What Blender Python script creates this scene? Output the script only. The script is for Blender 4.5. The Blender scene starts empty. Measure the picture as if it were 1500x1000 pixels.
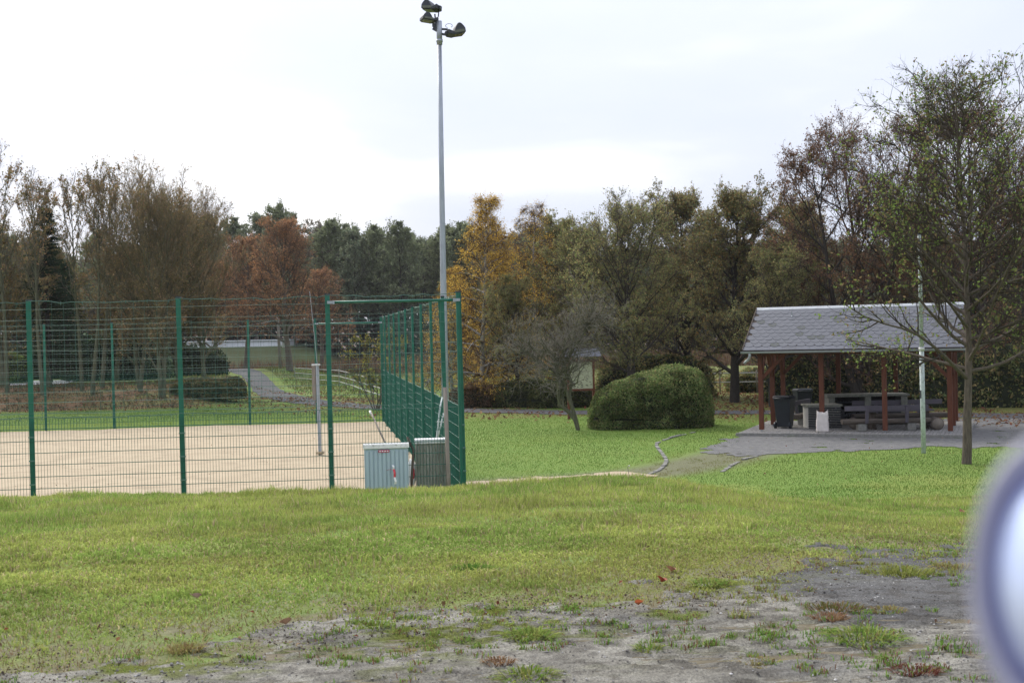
import bpy, math, random
import numpy as np
from mathutils import Vector, Matrix
R = math.radians
random.seed(7)
rng = np.random.default_rng(7)
scene = bpy.context.scene
COL = scene.collection

# ------------------------------------------------------------------ camera
EYE = Vector((0.0, 0.0, 3.3))
FPX = 1800.0
PITCH, ROLL = math.atan(12 / FPX), R(1.3)
_F = Vector((0, math.cos(PITCH), -math.sin(PITCH)))
_R0 = Vector((1, 0, 0)); _U0 = Vector((0, math.sin(PITCH), math.cos(PITCH)))
_R = _R0 * math.cos(ROLL) - _U0 * math.sin(ROLL)
_U = _R0 * math.sin(ROLL) + _U0 * math.cos(ROLL)
cam_d = bpy.data.cameras.new("camera"); cam = bpy.data.objects.new("camera", cam_d); COL.objects.link(cam)
m3 = Matrix((_R, _U, -_F)).transposed()
cam.matrix_world = Matrix.Translation(EYE) @ m3.to_4x4()
cam_d.sensor_width = 36.0; cam_d.lens = 36.0 * FPX / 1500.0
cam_d.clip_start = 0.05; cam_d.clip_end = 4000
cam_d.dof.use_dof = True; cam_d.dof.focus_distance = 24.0; cam_d.dof.aperture_fstop = 9.0
scene.camera = cam
scene.render.resolution_x, scene.render.resolution_y = 1024, 682

def ray(px, py):
    return _F + _R * ((px - 750) / FPX) + _U * ((500 - py) / FPX)
def P(px, py, Y):                      # point seen at a pixel, at distance Y
    d = ray(px, py); return EYE + d * (Y / d.y)
def G(px, py, z=0.0):                  # point seen at a pixel, on a level plane
    d = ray(px, py); return EYE + d * ((z - EYE.z) / d.z)

# ------------------------------------------------------------------ world, sun, exposure
SUN_EL, SUN_AZ = R(38), R(-35)         # azimuth from +Y, negative is to the left
w = bpy.data.worlds.new("World"); scene.world = w; w.use_nodes = True
nt = w.node_tree; nt.nodes.clear()
def nn(t, **k):
    n = nt.nodes.new(t)
    for a, b in k.items(): setattr(n, a, b)
    return n
L = nt.links.new
sky = nn('ShaderNodeTexSky', sky_type='NISHITA', sun_disc=False, sun_elevation=SUN_EL, sun_rotation=SUN_AZ, dust_density=2.0)
bg1 = nn('ShaderNodeBackground'); bg1.inputs[1].default_value = 0.1; L(sky.outputs[0], bg1.inputs[0])
tc = nn('ShaderNodeTexCoord'); sp = nn('ShaderNodeSeparateXYZ'); L(tc.outputs['Generated'], sp.inputs[0])
zz = nn('ShaderNodeMath', operation='MAXIMUM'); L(sp.outputs[2], zz.inputs[0]); zz.inputs[1].default_value = 0.0
za = nn('ShaderNodeMath', operation='ADD'); L(zz.outputs[0], za.inputs[0]); za.inputs[1].default_value = 0.16
dx = nn('ShaderNodeMath', operation='DIVIDE'); L(sp.outputs[0], dx.inputs[0]); L(za.outputs[0], dx.inputs[1])
dy = nn('ShaderNodeMath', operation='DIVIDE'); L(sp.outputs[1], dy.inputs[0]); L(za.outputs[0], dy.inputs[1])
cb = nn('ShaderNodeCombineXYZ'); L(dx.outputs[0], cb.inputs[0]); L(dy.outputs[0], cb.inputs[1]); cb.inputs[2].default_value = 3.7
n1 = nn('ShaderNodeTexNoise'); n1.inputs['Scale'].default_value = 0.9; n1.inputs['Detail'].default_value = 5; n1.inputs['Roughness'].default_value = .45
n1.inputs['Distortion'].default_value = .35; L(cb.outputs[0], n1.inputs['Vector'])
# brighter towards the veiled sun (upper left), greyer away from it
vm = nn('ShaderNodeVectorMath', operation='DOT_PRODUCT'); L(tc.outputs['Generated'], vm.inputs[0])
vm.inputs[1].default_value = (math.sin(SUN_AZ) * math.cos(SUN_EL), math.cos(SUN_AZ) * math.cos(SUN_EL), math.sin(SUN_EL))
mr = nn('ShaderNodeMapRange'); L(vm.outputs['Value'], mr.inputs[0])
for i, v in zip((1, 2, 3, 4), (0.55, 0.98, -0.11, 0.15)): mr.inputs[i].default_value = v
ad = nn('ShaderNodeMath', operation='ADD'); L(n1.outputs[0], ad.inputs[0]); L(mr.outputs[0], ad.inputs[1])
cr = nn('ShaderNodeValToRGB'); L(ad.outputs[0], cr.inputs[0])
e = cr.color_ramp.elements
e[0].position = .28; e[0].color = (.40, .43, .53, 1)
e[1].position = .68; e[1].color = (.92, .905, .89, 1)
q = e.new(.46); q.color = (.455, .475, .555, 1)
q = e.new(.56); q.color = (.565, .57, .61, 1)
bg2 = nn('ShaderNodeBackground'); L(cr.outputs[0], bg2.inputs[0]); # an overcast sky is brighter overhead than at the horizon
zs = nn('ShaderNodeMath', operation='MULTIPLY_ADD'); L(zz.outputs[0], zs.inputs[0]); zs.inputs[1].default_value = .85; zs.inputs[2].default_value = .86; L(zs.outputs[0], bg2.inputs[1])
mx = nn('ShaderNodeMixShader'); mx.inputs[0].default_value = .88; L(bg1.outputs[0], mx.inputs[1]); L(bg2.outputs[0], mx.inputs[2])
wo = nn('ShaderNodeOutputWorld'); L(mx.outputs[0], wo.inputs[0])
sd = bpy.data.lights.new("sun", 'SUN'); sd.energy = 1.4; sd.angle = R(20); sd.color = (1, .95, .88)
so = bpy.data.objects.new("sun", sd); COL.objects.link(so)
sdir = Vector((math.sin(SUN_AZ) * math.cos(SUN_EL), math.cos(SUN_AZ) * math.cos(SUN_EL), math.sin(SUN_EL)))
so.rotation_euler = sdir.to_track_quat('Z', 'Y').to_euler(); so.location = (0, 0, 40)
scene.view_settings.view_transform = 'Standard'; scene.view_settings.look = 'None'
scene.view_settings.exposure = 0.95; scene.view_settings.gamma = 1.0; scene.view_settings.use_curve_mapping = False

# ------------------------------------------------------------------ materials
MAT = {}
def mat(name, color, rough=.8, var=.15, scale=8, metal=0.0, bump=0.0, bscale=None, color2=None, dirt=None, stretch=None, spec=.3):
    m = bpy.data.materials.new(name); m.use_nodes = True; t = m.node_tree; b = t.nodes['Principled BSDF']
    b.inputs['Roughness'].default_value = rough; b.inputs['Metallic'].default_value = metal; b.inputs['Specular IOR Level'].default_value = spec
    tc = t.nodes.new('ShaderNodeTexCoord'); src = tc.outputs['Object']
    if stretch:
        mp = t.nodes.new('ShaderNodeMapping'); mp.inputs['Scale'].default_value = stretch; t.links.new(src, mp.inputs[0]); src = mp.outputs[0]
    n = t.nodes.new('ShaderNodeTexNoise'); n.inputs['Scale'].default_value = scale; n.inputs['Detail'].default_value = 6; n.inputs['Roughness'].default_value = .65
    t.links.new(src, n.inputs['Vector'])
    r = t.nodes.new('ShaderNodeValToRGB'); t.links.new(n.outputs[0], r.inputs[0])
    c2 = color2 or tuple(c * (1 - var) for c in color); c1 = color if color2 else tuple(min(1, c * (1 + var)) for c in color)
    r.color_ramp.elements[0].position = .32; r.color_ramp.elements[0].color = (*c2, 1)
    r.color_ramp.elements[1].position = .68; r.color_ramp.elements[1].color = (*c1, 1)
    out = r.outputs[0]
    if dirt:
        n2 = t.nodes.new('ShaderNodeTexNoise'); n2.inputs['Scale'].default_value = scale * 2.7; n2.inputs['Detail'].default_value = 8; t.links.new(src, n2.inputs['Vector'])
        mr = t.nodes.new('ShaderNodeMapRange'); mr.inputs[1].default_value = .5; mr.inputs[2].default_value = .75; t.links.new(n2.outputs[0], mr.inputs[0])
        mi = t.nodes.new('ShaderNodeMixRGB'); t.links.new(mr.outputs[0], mi.inputs[0]); t.links.new(out, mi.inputs[1]); mi.inputs[2].default_value = (*dirt, 1); out = mi.outputs[0]
    t.links.new(out, b.inputs['Base Color'])
    if bump:
        n3 = t.nodes.new('ShaderNodeTexNoise'); n3.inputs['Scale'].default_value = bscale or scale * 3; n3.inputs['Detail'].default_value = 8; t.links.new(src, n3.inputs['Vector'])
        bp = t.nodes.new('ShaderNodeBump'); bp.inputs['Strength'].default_value = bump; bp.inputs['Distance'].default_value = .02
        t.links.new(n3.outputs[0], bp.inputs['Height']); t.links.new(bp.outputs[0], b.inputs['Normal'])
    MAT[name] = m; return m
def vcol_mat(name, rough=.9, fine=None, bump=.0, transl=0.0, var=.25, up=0.0):
    """material whose base colour is the mesh's own colour attribute times a fine grain"""
    m = bpy.data.materials.new(name); m.use_nodes = True; t = m.node_tree; t.nodes.remove(t.nodes['Principled BSDF'])
    out = t.nodes['Material Output']
    a = t.nodes.new('ShaderNodeAttribute'); a.attribute_name = 'Col'; c = a.outputs[0]
    nrm = None
    if fine:
        tc = t.nodes.new('ShaderNodeTexCoord')
        n = t.nodes.new('ShaderNodeTexNoise'); n.inputs['Scale'].default_value = fine; n.inputs['Detail'].default_value = 9; n.inputs['Roughness'].default_value = .7
        t.links.new(tc.outputs['Object'], n.inputs['Vector'])
        mr = t.nodes.new('ShaderNodeMapRange'); mr.inputs[1].default_value = .3; mr.inputs[2].default_value = .7; mr.inputs[3].default_value = 1 - var; mr.inputs[4].default_value = 1 + var
        t.links.new(n.outputs[0], mr.inputs[0])
        mu = t.nodes.new('ShaderNodeVectorMath'); mu.operation = 'SCALE'; t.links.new(c, mu.inputs[0]); t.links.new(mr.outputs[0], mu.inputs['Scale']); c = mu.outputs[0]
        if bump:
            bp = t.nodes.new('ShaderNodeBump'); bp.inputs['Strength'].default_value = bump; bp.inputs['Distance'].default_value = .02
            t.links.new(n.outputs[0], bp.inputs['Height']); nrm = bp.outputs[0]
    if transl:
        d = t.nodes.new('ShaderNodeBsdfDiffuse'); tr = t.nodes.new('ShaderNodeBsdfTranslucent'); mx = t.nodes.new('ShaderNodeMixShader'); mx.inputs[0].default_value = transl
        if up:
            ge = t.nodes.new('ShaderNodeNewGeometry'); va = t.nodes.new('ShaderNodeVectorMath'); va.operation = 'ADD'; va.inputs[1].default_value = (0, 0, up); vn = t.nodes.new('ShaderNodeVectorMath'); vn.operation = 'NORMALIZE'
            t.links.new(ge.outputs['Normal'], va.inputs[0]); t.links.new(va.outputs[0], vn.inputs[0]); t.links.new(vn.outputs[0], d.inputs['Normal'])
        t.links.new(c, d.inputs[0]); t.links.new(c, tr.inputs[0]); t.links.new(d.outputs[0], mx.inputs[1]); t.links.new(tr.outputs[0], mx.inputs[2]); t.links.new(mx.outputs[0], out.inputs[0])
    else:
        d = t.nodes.new('ShaderNodeBsdfPrincipled'); d.inputs['Roughness'].default_value = rough; d.inputs['Specular IOR Level'].default_value = .15
        t.links.new(c, d.inputs[0]); t.links.new(d.outputs[0], out.inputs[0])
        if nrm: t.links.new(nrm, d.inputs['Normal'])
    MAT[name] = m; return m
vcol_mat('ground', fine=22, bump=.6, var=.35)
vcol_mat('track', fine=80, bump=1.0, var=.55)
vcol_mat('leafage', transl=.42)
vcol_mat('grass_blade', transl=.35, up=1.8)
vcol_mat('stones', fine=30, var=.2)
mat('sand', (.43, .352, .24), .95, scale=.9, color2=(.375, .30, .203), dirt=(.30, .24, .16), bump=1.0, bscale=6)
mat('asphalt', (.085, .085, .09), .9, scale=26, color2=(.06, .06, .065), bump=.5, dirt=(.14, .135, .125))
mat('yard_gravel', (.135, .135, .135), .9, scale=3, color2=(.10, .10, .10), bump=.7, bscale=40, dirt=(.20, .195, .18))
mat('pale_asphalt', (.40, .41, .44), .9, scale=12, var=.12)
mat('green_paint', (.006, .115, .075), .45, var=.2, scale=6, spec=.5)
mat('green_wire', (.012, .10, .07), .5, var=.2, scale=6)
mat('grey_wire', (.09, .17, .14), .6, var=.3, scale=2)
mat('galvanised', (.33, .36, .40), .45, var=.18, scale=14, metal=.35, stretch=(1, 1, .2))
mat('pale_steel', (.50, .56, .55), .5, var=.12, scale=5, dirt=(.25, .29, .27))
mat('dark_steel', (.045, .05, .06), .5, var=.2, scale=9)
mat('lamp_glass', (.12, .13, .10), .15, var=.1)
mat('white_lid', (.72, .72, .72), .6, var=.08, dirt=(.4, .39, .36), scale=7)
mat('cabinet_blue', (.36, .45, .50), .6, var=.1, scale=3, stretch=(1, 1, .3))
mat('cabinet_grey', (.30, .30, .265), .9, var=.25, scale=9, dirt=(.16, .16, .12), stretch=(2, 2, .3))
mat('sticker', (.42, .06, .13), .5, var=.1)
mat('tape_red', (.62, .07, .10), .5, var=.1)
mat('tape_white', (.75, .75, .75), .5, var=.05)
mat('weathered_wood', (.22, .19, .16), .9, var=.25, scale=6, stretch=(6, 6, .6), bump=.3)
mat('dark_wood', (.075, .06, .048), .9, var=.3, scale=6, stretch=(6, 6, .6))
mat('red_timber', (.150, .048, .024), .7, color2=(.075, .026, .015), scale=5, stretch=(6, 6, .7), bump=.15)
mat('slate', (.062, .068, .088), .5, var=.3, scale=2.2, bump=.15, spec=.5)
mat('slate2', (.057, .063, .082), .5, var=.3, scale=2.2, bump=.15, spec=.5)
mat('mossy_slate', (.068, .073, .078), .7, var=.4, scale=6, dirt=(.06, .07, .03))
mat('zinc', (.36, .38, .40), .55, var=.12, scale=6, metal=.4)
mat('bin_plastic', (.018, .022, .028), .45, var=.2)
mat('bench_paint', (.105, .095, .115), .7, var=.2, scale=9, stretch=(.5, 6, 6))
mat('log', (.12, .10, .085), .95, var=.35, scale=6, stretch=(.4, 4, 4), bump=.4)
mat('granite', (.22, .215, .20), .85, var=.25, scale=20, dirt=(.14, .14, .12))
mat('cobble', (.30, .29, .28), .85, var=.3, scale=9, dirt=(.16, .15, .13), bump=.3)
mat('mortar', (.45, .44, .41), .9, var=.15, scale=14)
mat('dark_slab', (.035, .036, .04), .7, var=.3, scale=9)
mat('concrete', (.20, .20, .175), .9, var=.25, scale=9, dirt=(.10, .11, .075))
mat('soot', (.012, .011, .01), .95, var=.3)
mat('sack', (.62, .57, .54), .8, var=.12, scale=5, bump=.5, bscale=12)
mat('bark', (.105, .085, .066), .95, var=.4, scale=5, stretch=(5, 5, 1), bump=.6, bscale=14)
mat('bark_green', (.10, .10, .062), .95, var=.35, scale=5, stretch=(5, 5, 1), bump=.5, bscale=14)
mat('bark_dark', (.045, .038, .032), .95, var=.35, scale=5, stretch=(5, 5, 1), bump=.5)
mat('birch_bark', (.42, .40, .36), .8, color2=(.12, .11, .10), scale=6, stretch=(1, 1, 3))
mat('twig', (.13, .105, .085), .95, var=.3, scale=3)
mat('twig_grey', (.15, .14, .115), .95, var=.3, scale=3)
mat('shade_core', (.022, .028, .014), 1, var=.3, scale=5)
mat('board_print', (.40, .41, .29), .5, var=.08, scale=6)
mat('ink', (.06, .055, .05), .7, var=.3, scale=30)
mat('white_tape', (.38, .38, .36), .6, var=.1)
mat('white_wall', (.72, .74, .76), .8, var=.08, scale=.5)
mat('roof_dark', (.06, .055, .055), .9, var=.2)

# ------------------------------------------------------------------ object helpers
def tag(o, label=None, cat=None, group=None, kind=None):
    for k, v in (('label', label), ('category', cat), ('group', group), ('kind', kind)):
        if v: o[k] = v
    return o
def empty(name, loc=(0, 0, 0), rz=0.0):
    o = bpy.data.objects.new(name, None); COL.objects.link(o); o.location = loc; o.rotation_euler = (0, 0, rz); o.empty_display_size = .2; return o
def link(name, me, parent=None, loc=(0, 0, 0), rot=(0, 0, 0)):
    o = bpy.data.objects.new(name, me); COL.objects.link(o)
    if parent: o.parent = parent
    o.location = loc; o.rotation_euler = rot; return o
def kids(o): return [c for c in COL.objects if c.parent == o]
def copy_tree(o, loc, rz=None, scale=None, label=None, group=None):
    r = o.copy(); COL.objects.link(r); r.location = loc
    if rz is not None: r.rotation_euler = (0, 0, rz)
    if scale: r.scale = scale
    if label: r['label'] = label
    if group: r['group'] = group
    for ch in CH.get(o.name, ()):
        c = ch.copy(); COL.objects.link(c); c.parent = r
    return r
CH = {}
class MB:
    def __init__(s): s.v = []; s.f = []; s.sm = []
    def add(s, vs, fs, smooth=False):
        b = len(s.v); s.v += [tuple(v) for v in vs]; s.f += [tuple(b + i for i in f) for f in fs]; s.sm += [smooth] * len(fs)
    def box(s, c, d, rz=0.0, M=None):
        cx, cy, cz = c; hx, hy, hz = d[0] / 2, d[1] / 2, d[2] / 2
        ca, sa = math.cos(rz), math.sin(rz); vs = []
        for x, y, z in ((-1, -1, -1), (1, -1, -1), (1, 1, -1), (-1, 1, -1), (-1, -1, 1), (1, -1, 1), (1, 1, 1), (-1, 1, 1)):
            x, y, z = x * hx, y * hy, z * hz
            p = (cx + x * ca - y * sa, cy + x * sa + y * ca, cz + z)
            vs.append(M @ Vector(p) if M else p)
        s.add(vs, ((0, 3, 2, 1), (4, 5, 6, 7), (0, 1, 5, 4), (1, 2, 6, 5), (2, 3, 7, 6), (3, 0, 4, 7)))
    def beam(s, a, b, wd, ht, up=(0, 0, 1)):
        a, b = Vector(a), Vector(b); d = (b - a).normalized(); up = Vector(up)
        r = d.cross(up)
        if r.length < 1e-4: r = d.cross(Vector((0, 1, 0)))
        r.normalize(); u = r.cross(d).normalized(); vs = []
        for p in (a, b):
            for i, j in ((-1, -1), (1, -1), (1, 1), (-1, 1)): vs.append(p + r * (i * wd / 2) + u * (j * ht / 2))
        s.add(vs, ((0, 1, 2, 3), (7, 6, 5, 4), (0, 4, 5, 1), (1, 5, 6, 2), (2, 6, 7, 3), (3, 7, 4, 0)))
    def tube(s, pts, rad, n=8, cap=True):
        pts = [Vector(p) for p in pts]; k = len(pts)
        if not hasattr(rad, '__len__'): rad = [rad] * k
        vs = []; prev = None
        for i, p in enumerate(pts):
            d = (pts[min(i + 1, k - 1)] - pts[max(i - 1, 0)]).normalized()
            if prev is None:
                a = Vector((0, 0, 1)) if abs(d.z) < .9 else Vector((1, 0, 0)); u = d.cross(a).normalized()
            else: u = (prev - d * prev.dot(d)).normalized()
            prev = u; v = d.cross(u)
            for j in range(n):
                t = 2 * math.pi * j / n; vs.append(p + (u * math.cos(t) + v * math.sin(t)) * rad[i])
        fs = [(i * n + j, i * n + (j + 1) % n, (i + 1) * n + (j + 1) % n, (i + 1) * n + j) for i in range(k - 1) for j in range(n)]
        if cap: fs += [tuple(range(n - 1, -1, -1)), tuple((k - 1) * n + j for j in range(n))]
        s.add(vs, fs, n > 5)
    def prism(s, poly, a, b, axis='y'):
        """poly of (u, v) extruded along an axis from a to b"""
        f = {'y': lambda u, v, t: (u, t, v), 'x': lambda u, v, t: (t, u, v), 'z': lambda u, v, t: (u, v, t)}[axis]
        n = len(poly); vs = [f(u, v, a) for u, v in poly] + [f(u, v, b) for u, v in poly]
        s.add(vs, [tuple(range(n)), tuple(range(2 * n - 1, n - 1, -1))] + [(i, i + n, (i + 1) % n + n, (i + 1) % n) for i in range(n)])
    def mesh(s, name, material):
        me = bpy.data.meshes.new(name); me.from_pydata(s.v, [], s.f)
        me.polygons.foreach_set('use_smooth', s.sm)
        me.materials.append(MAT[material]); me.update()
        return me
    def build(s, name, material, parent=None, loc=(0, 0, 0), rot=(0, 0, 0), bevel=0):
        o = link(name, s.mesh(name, material), parent, loc, rot)
        if bevel:
            b = o.modifiers.new('bevel', 'BEVEL'); b.width = bevel; b.segments = 2; b.limit_method = 'ANGLE'
        return o
def np_mesh(name, verts, faces, material, cols=None, smooth=False):
    """verts (N,3), faces (M,k) all of one size; cols (N,3) point colours"""
    verts = np.ascontiguousarray(verts, dtype=np.float32); faces = np.ascontiguousarray(faces, dtype=np.int32); k = faces.shape[1]
    me = bpy.data.meshes.new(name); me.vertices.add(len(verts)); me.vertices.foreach_set('co', verts.ravel())
    me.loops.add(faces.size); me.loops.foreach_set('vertex_index', faces.ravel())
    me.polygons.add(len(faces)); me.polygons.foreach_set('loop_start', np.arange(0, faces.size, k, dtype=np.int32))
    me.polygons.foreach_set('loop_total', np.full(len(faces), k, dtype=np.int32))
    me.polygons.foreach_set('use_smooth', np.full(len(faces), smooth))
    if cols is not None:
        a = me.color_attributes.new('Col', 'FLOAT_COLOR', 'POINT'); c = np.ones((len(verts), 4), np.float32); c[:, :3] = cols; a.data.foreach_set('color', c.ravel())
    me.materials.append(MAT[material]); me.update(); me.validate(); return me

# ------------------------------------------------------------------ noise + terrain
def hash2(ix, iy, s=0):
    h = (ix.astype(np.int64) * 374761393 + iy.astype(np.int64) * 668265263 + s * 1274126177) & 0xffffffff
    h = ((h ^ (h >> 13)) * 1274126177) & 0xffffffff
    return ((h ^ (h >> 16)) & 0xffffff) / float(0xffffff)
def vnoise(x, y, s=0):
    x = np.asarray(x, float); y = np.asarray(y, float)
    ix, iy = np.floor(x), np.floor(y); fx, fy = x - ix, y - iy; fx = fx * fx * (3 - 2 * fx); fy = fy * fy * (3 - 2 * fy)
    a = hash2(ix, iy, s); b = hash2(ix + 1, iy, s); c = hash2(ix, iy + 1, s); d = hash2(ix + 1, iy + 1, s)
    return (a + (b - a) * fx) * (1 - fy) + (c + (d - c) * fx) * fy
def fbm(x, y, s=0, o=4):
    t = 0; a = .5; n = 0
    for i in range(o): t = t + a * vnoise(x * 2 ** i, y * 2 ** i, s + i * 17); n += a; a *= .5
    return t / n
def sstep(a, b, x):
    t = np.clip((np.asarray(x, float) - a) / (b - a), 0, 1); return t * t * (3 - 2 * t)
def H(X, Y):
    X = np.asarray(X, float); Y = np.asarray(Y, float)
    lf = np.interp(Y, [0, 5, 8, 12, 15, 17, 18, 20.0, 20.8], [1.75, 1.72, 1.68, 1.5, 1.32, 1.17, .9, .05, 0])
    md = np.interp(Y, [0, 5, 8, 12, 15, 18, 19, 22.5, 23.5], [1.75, 1.70, 1.66, 1.5, 1.35, 1.16, .95, .08, 0])
    rt = np.interp(Y, [0, 5, 8, 12, 16, 20, 24, 28], [1.75, 1.70, 1.62, 1.27, .86, .45, .14, 0.03])
    a = sstep(-1.2, 1.0, X); b = sstep(1.2, 5.0, X)
    z = lf * (1 - a) + (md * (1 - b) + rt * b) * a
    z = z + (fbm(X * .35, Y * .35, 3) - .5) * .09 * sstep(22, 12, Y) * sstep(3, 7, Y)
    z = z + (fbm(X * 1.6, Y * 1.6, 5, 3) - .5) * .05 * sstep(20, 12, Y) * sstep(8, 10, Y)
    # leaf-strewn bank beyond the court on the left
    m = sstep(-14.5, -18.5, X)
    z = z + m * .9 * sstep(60, 68, Y) * (1 - sstep(100, 115, Y)) + m * sstep(60, 62, Y) * sstep(69, 66, Y) * (fbm(X * .8, Y * .8, 9) - .5) * .3
    # low grassy dike far behind
    z = z + 2.45 * sstep(124, 136, Y) * sstep(160, 150, Y) * sstep(-18, -26, X) * sstep(-75, -65, X)
    # far rise
    z = z + 10 * sstep(220, 900, Y)
    return z
def Hs(x, y): return float(H(np.array([x]), np.array([y]))[0])
def lerp3(c1, c2, t): return np.asarray(c1)[None, :] * (1 - t[:, None]) + np.asarray(c2)[None, :] * t[:, None]
def seg_dist(X, Y, pts):
    d = np.full(X.shape, 1e9)
    for (ax, ay), (bx, by) in zip(pts[:-1], pts[1:]):
        vx, vy = bx - ax, by - ay; t = np.clip(((X - ax) * vx + (Y - ay) * vy) / (vx * vx + vy * vy), 0, 1)
        d = np.minimum(d, np.hypot(X - ax - t * vx, Y - ay - t * vy))
    return d
def inpoly(X, Y, poly):
    ins = np.zeros(X.shape, bool); n = len(poly)
    for i in range(n):
        x1, y1 = poly[i]; x2, y2 = poly[(i + 1) % n]
        c = ((y1 > Y) != (y2 > Y)) & (X < (x2 - x1) * (Y - y1) / ((y2 - y1) or 1e-9) + x1); ins ^= c
    return ins
def spline(pts, n=12):
    out = []
    P4 = [pts[0]] + list(pts) + [pts[-1]]
    for i in range(1, len(P4) - 2):
        p0, p1, p2, p3 = (np.array(P4[j], float) for j in (i - 1, i, i + 1, i + 2))
        for k in range(n):
            t = k / n; out.append(tuple(.5 * (2 * p1 + (p2 - p0) * t + (2 * p0 - 5 * p1 + 4 * p2 - p3) * t * t + (3 * p1 - p0 - 3 * p2 + p3) * t ** 3)))
    out.append(tuple(pts[-1])); return out

# key plan points
th = R(5)
post2 = P(271, 785, 20.93); NEAR_DIR = (math.cos(th), math.sin(th))
def near_pt(i):                        # i = 0 is the post at the far left, outside the frame
    off = {0: -5.0, 1: -2.5, 2: 0.0, 3: 2.5, 4: 4.78}[i]
    return (post2.x + off * NEAR_DIR[0], post2.y + off * NEAR_DIR[1])
NC = near_pt(4)
fc = P(563, 622, 46.2); FC = (fc.x, fc.y)
FD = (math.cos(R(3)), math.sin(R(3)))
SAND_Z = .10
MAIN_PATH = spline([(-26, 112), (-19.8, 91), (-14.9, 75), (-11.5, 65.6), (-9.2, 61), (-6.8, 57.8), (-1.8, 53), (.8, 51.2), (3.2, 49.6), (8.8, 47.6), (13, 45.0), (17.5, 42.6), (30, 38)])
SIDE_PATH = spline([(-1.45, 26.4), (.2, 27.2), (2.0, 27.7), (3.6, 28.8), (5.2, 31.0), (6.5, 33.2)])
yard_px = [(1028, 661), (1062, 650), (1085, 642), (1105, 636), (1130, 630), (1180, 622), (1500, 612), (1700, 612), (1700, 668), (1500, 655), (1420, 657), (1355, 656), (1280, 660), (1200, 663), (1130, 667), (1080, 672)]
YARD = [(G(a, b).x, G(a, b).y) for a, b in yard_px]
yard_in = [(x, y) for x, y in YARD]

# track / grass boundary of the foreground (distance Y at which the grass starts) for a given X
def track_edge(X):
    return np.interp(X, [-6, -1.9, -1.2, -.2, .9, 1.6, 2.3, 3.5, 6], [6.0, 6.3, 6.85, 7.15, 7.5, 8.1, 9.2, 9.7, 9.9])
def dirtness(X, Y):
    """1 = bare track, 0 = grass"""
    n = (fbm(X * 1.3, Y * 1.3, 21) - .5) * 2.6 + (fbm(X * 5, Y * 5, 22, 3) - .5) * 1.5
    return sstep(-.35, .35, track_edge(X) - Y + n * .75)
# ------------------------------------------------------------------ ground
def axis(segs):
    out = [segs[0][0]]
    for a, b, st in segs:
        n = max(1, int(round((b - a) / st))); out += list(np.linspace(a, b, n + 1)[1:])
    return np.array(out)
def grid_mesh(name, xs, ys, zf, cf, material, keep=None, smooth=True):
    X, Y = np.meshgrid(xs, ys); Z = zf(X, Y); nx, ny = len(xs), len(ys)
    V = np.stack([X.ravel(), Y.ravel(), Z.ravel()], 1); C = cf(X.ravel(), Y.ravel()) if cf else None
    i = (np.arange(ny - 1)[:, None] * nx + np.arange(nx - 1)[None, :]).ravel()
    F = np.stack([i, i + 1, i + nx + 1, i + nx], 1)
    if keep is not None:
        k = keep(X.ravel(), Y.ravel()); F = F[k[F].sum(1) >= 2]
        used = np.unique(F); mp = np.zeros(len(V), int); mp[used] = np.arange(len(used)); V = V[used]; F = mp[F]
        if C is not None: C = C[used]
    return np_mesh(name, V, F, material, C, smooth)
GREEN = (.13, .205, .038); YGREEN = (.215, .24, .055); LITTER = (.185, .105, .060); SOIL = (.10, .085, .06); MOSS = (.115, .135, .018)
def litterness(X, Y):
    a = sstep(-13.5, -17.5, X) * sstep(58.5, 61.5, Y) * sstep(74, 68, Y)
    d = seg_dist(X, Y, MAIN_PATH)
    b = sstep(6, 2, d) * (.45 + .3 * (Y > 62)) * sstep(.35, .6, fbm(X * .5, Y * .5, 33))
    c = sstep(11, 16, X) * sstep(37, 41, Y) * .6
    e = sstep(44, 50, Y) * sstep(3.5, 6, X) * .6
    return np.clip(np.maximum(np.maximum(a, b), np.maximum(c, e)), 0, 1)
def ground_col(X, Y):
    t = sstep(.35, .65, fbm(X * .7, Y * .7, 2)); c = lerp3(GREEN, YGREEN, t * .5 * (1 - sstep(24, 28, Y)) + .12 * t)
    op = sstep(1.5, .5, seg_dist(X, Y, SIDE_PATH)) * .8; c = c * (1 - op[:, None]) + np.array((.14, .125, .09)) * op[:, None]
    d = sstep(.25, .9, dirtness(X, Y)) * (Y < 12); c = c * (1 - d[:, None]) + np.array(SOIL) * d[:, None]
    m = sstep(2.4, .3, np.abs(track_edge(X) - Y + .6)) * sstep(.45, .6, fbm(X * 1.7, Y * 1.7, 44)) * (Y < 12) * sstep(.35, .55, fbm(X * 9, Y * 12, 45, 3)) * .8
    c = c * (1 - m[:, None]) + np.array(MOSS) * m[:, None]
    s2 = sstep(2.6, .2, Y - track_edge(X)) * (Y < 13) * (.25 + .65 * sstep(.40, .58, fbm(X * 7, Y * 11, 46, 3))); c = c * (1 - s2[:, None]) + np.array((.15, .13, .085)) * s2[:, None]
    l = litterness(X, Y) * (.55 + .45 * sstep(.35, .6, fbm(X * 2.5, Y * 2.5, 6)))
    c = c * (1 - l[:, None]) + np.array(LITTER) * l[:, None]
    f = sstep(70, 110, Y) * .6; c = c * (1 - f[:, None]) + np.array((.10, .13, .035)) * f[:, None]
    b = sstep(108, 116, Y) * (1 - sstep(-16, -24, X) * sstep(118, 122, Y) * sstep(150, 140, Y)); c = c * (1 - b[:, None]) + np.array((.075, .05, .035)) * b[:, None]
    g_ = sstep(-18, -24, X) * sstep(116, 120, Y) * sstep(170, 160, Y); c = c * (1 - g_[:, None]) + np.array((.055, .065, .028)) * g_[:, None]
    return c
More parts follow.
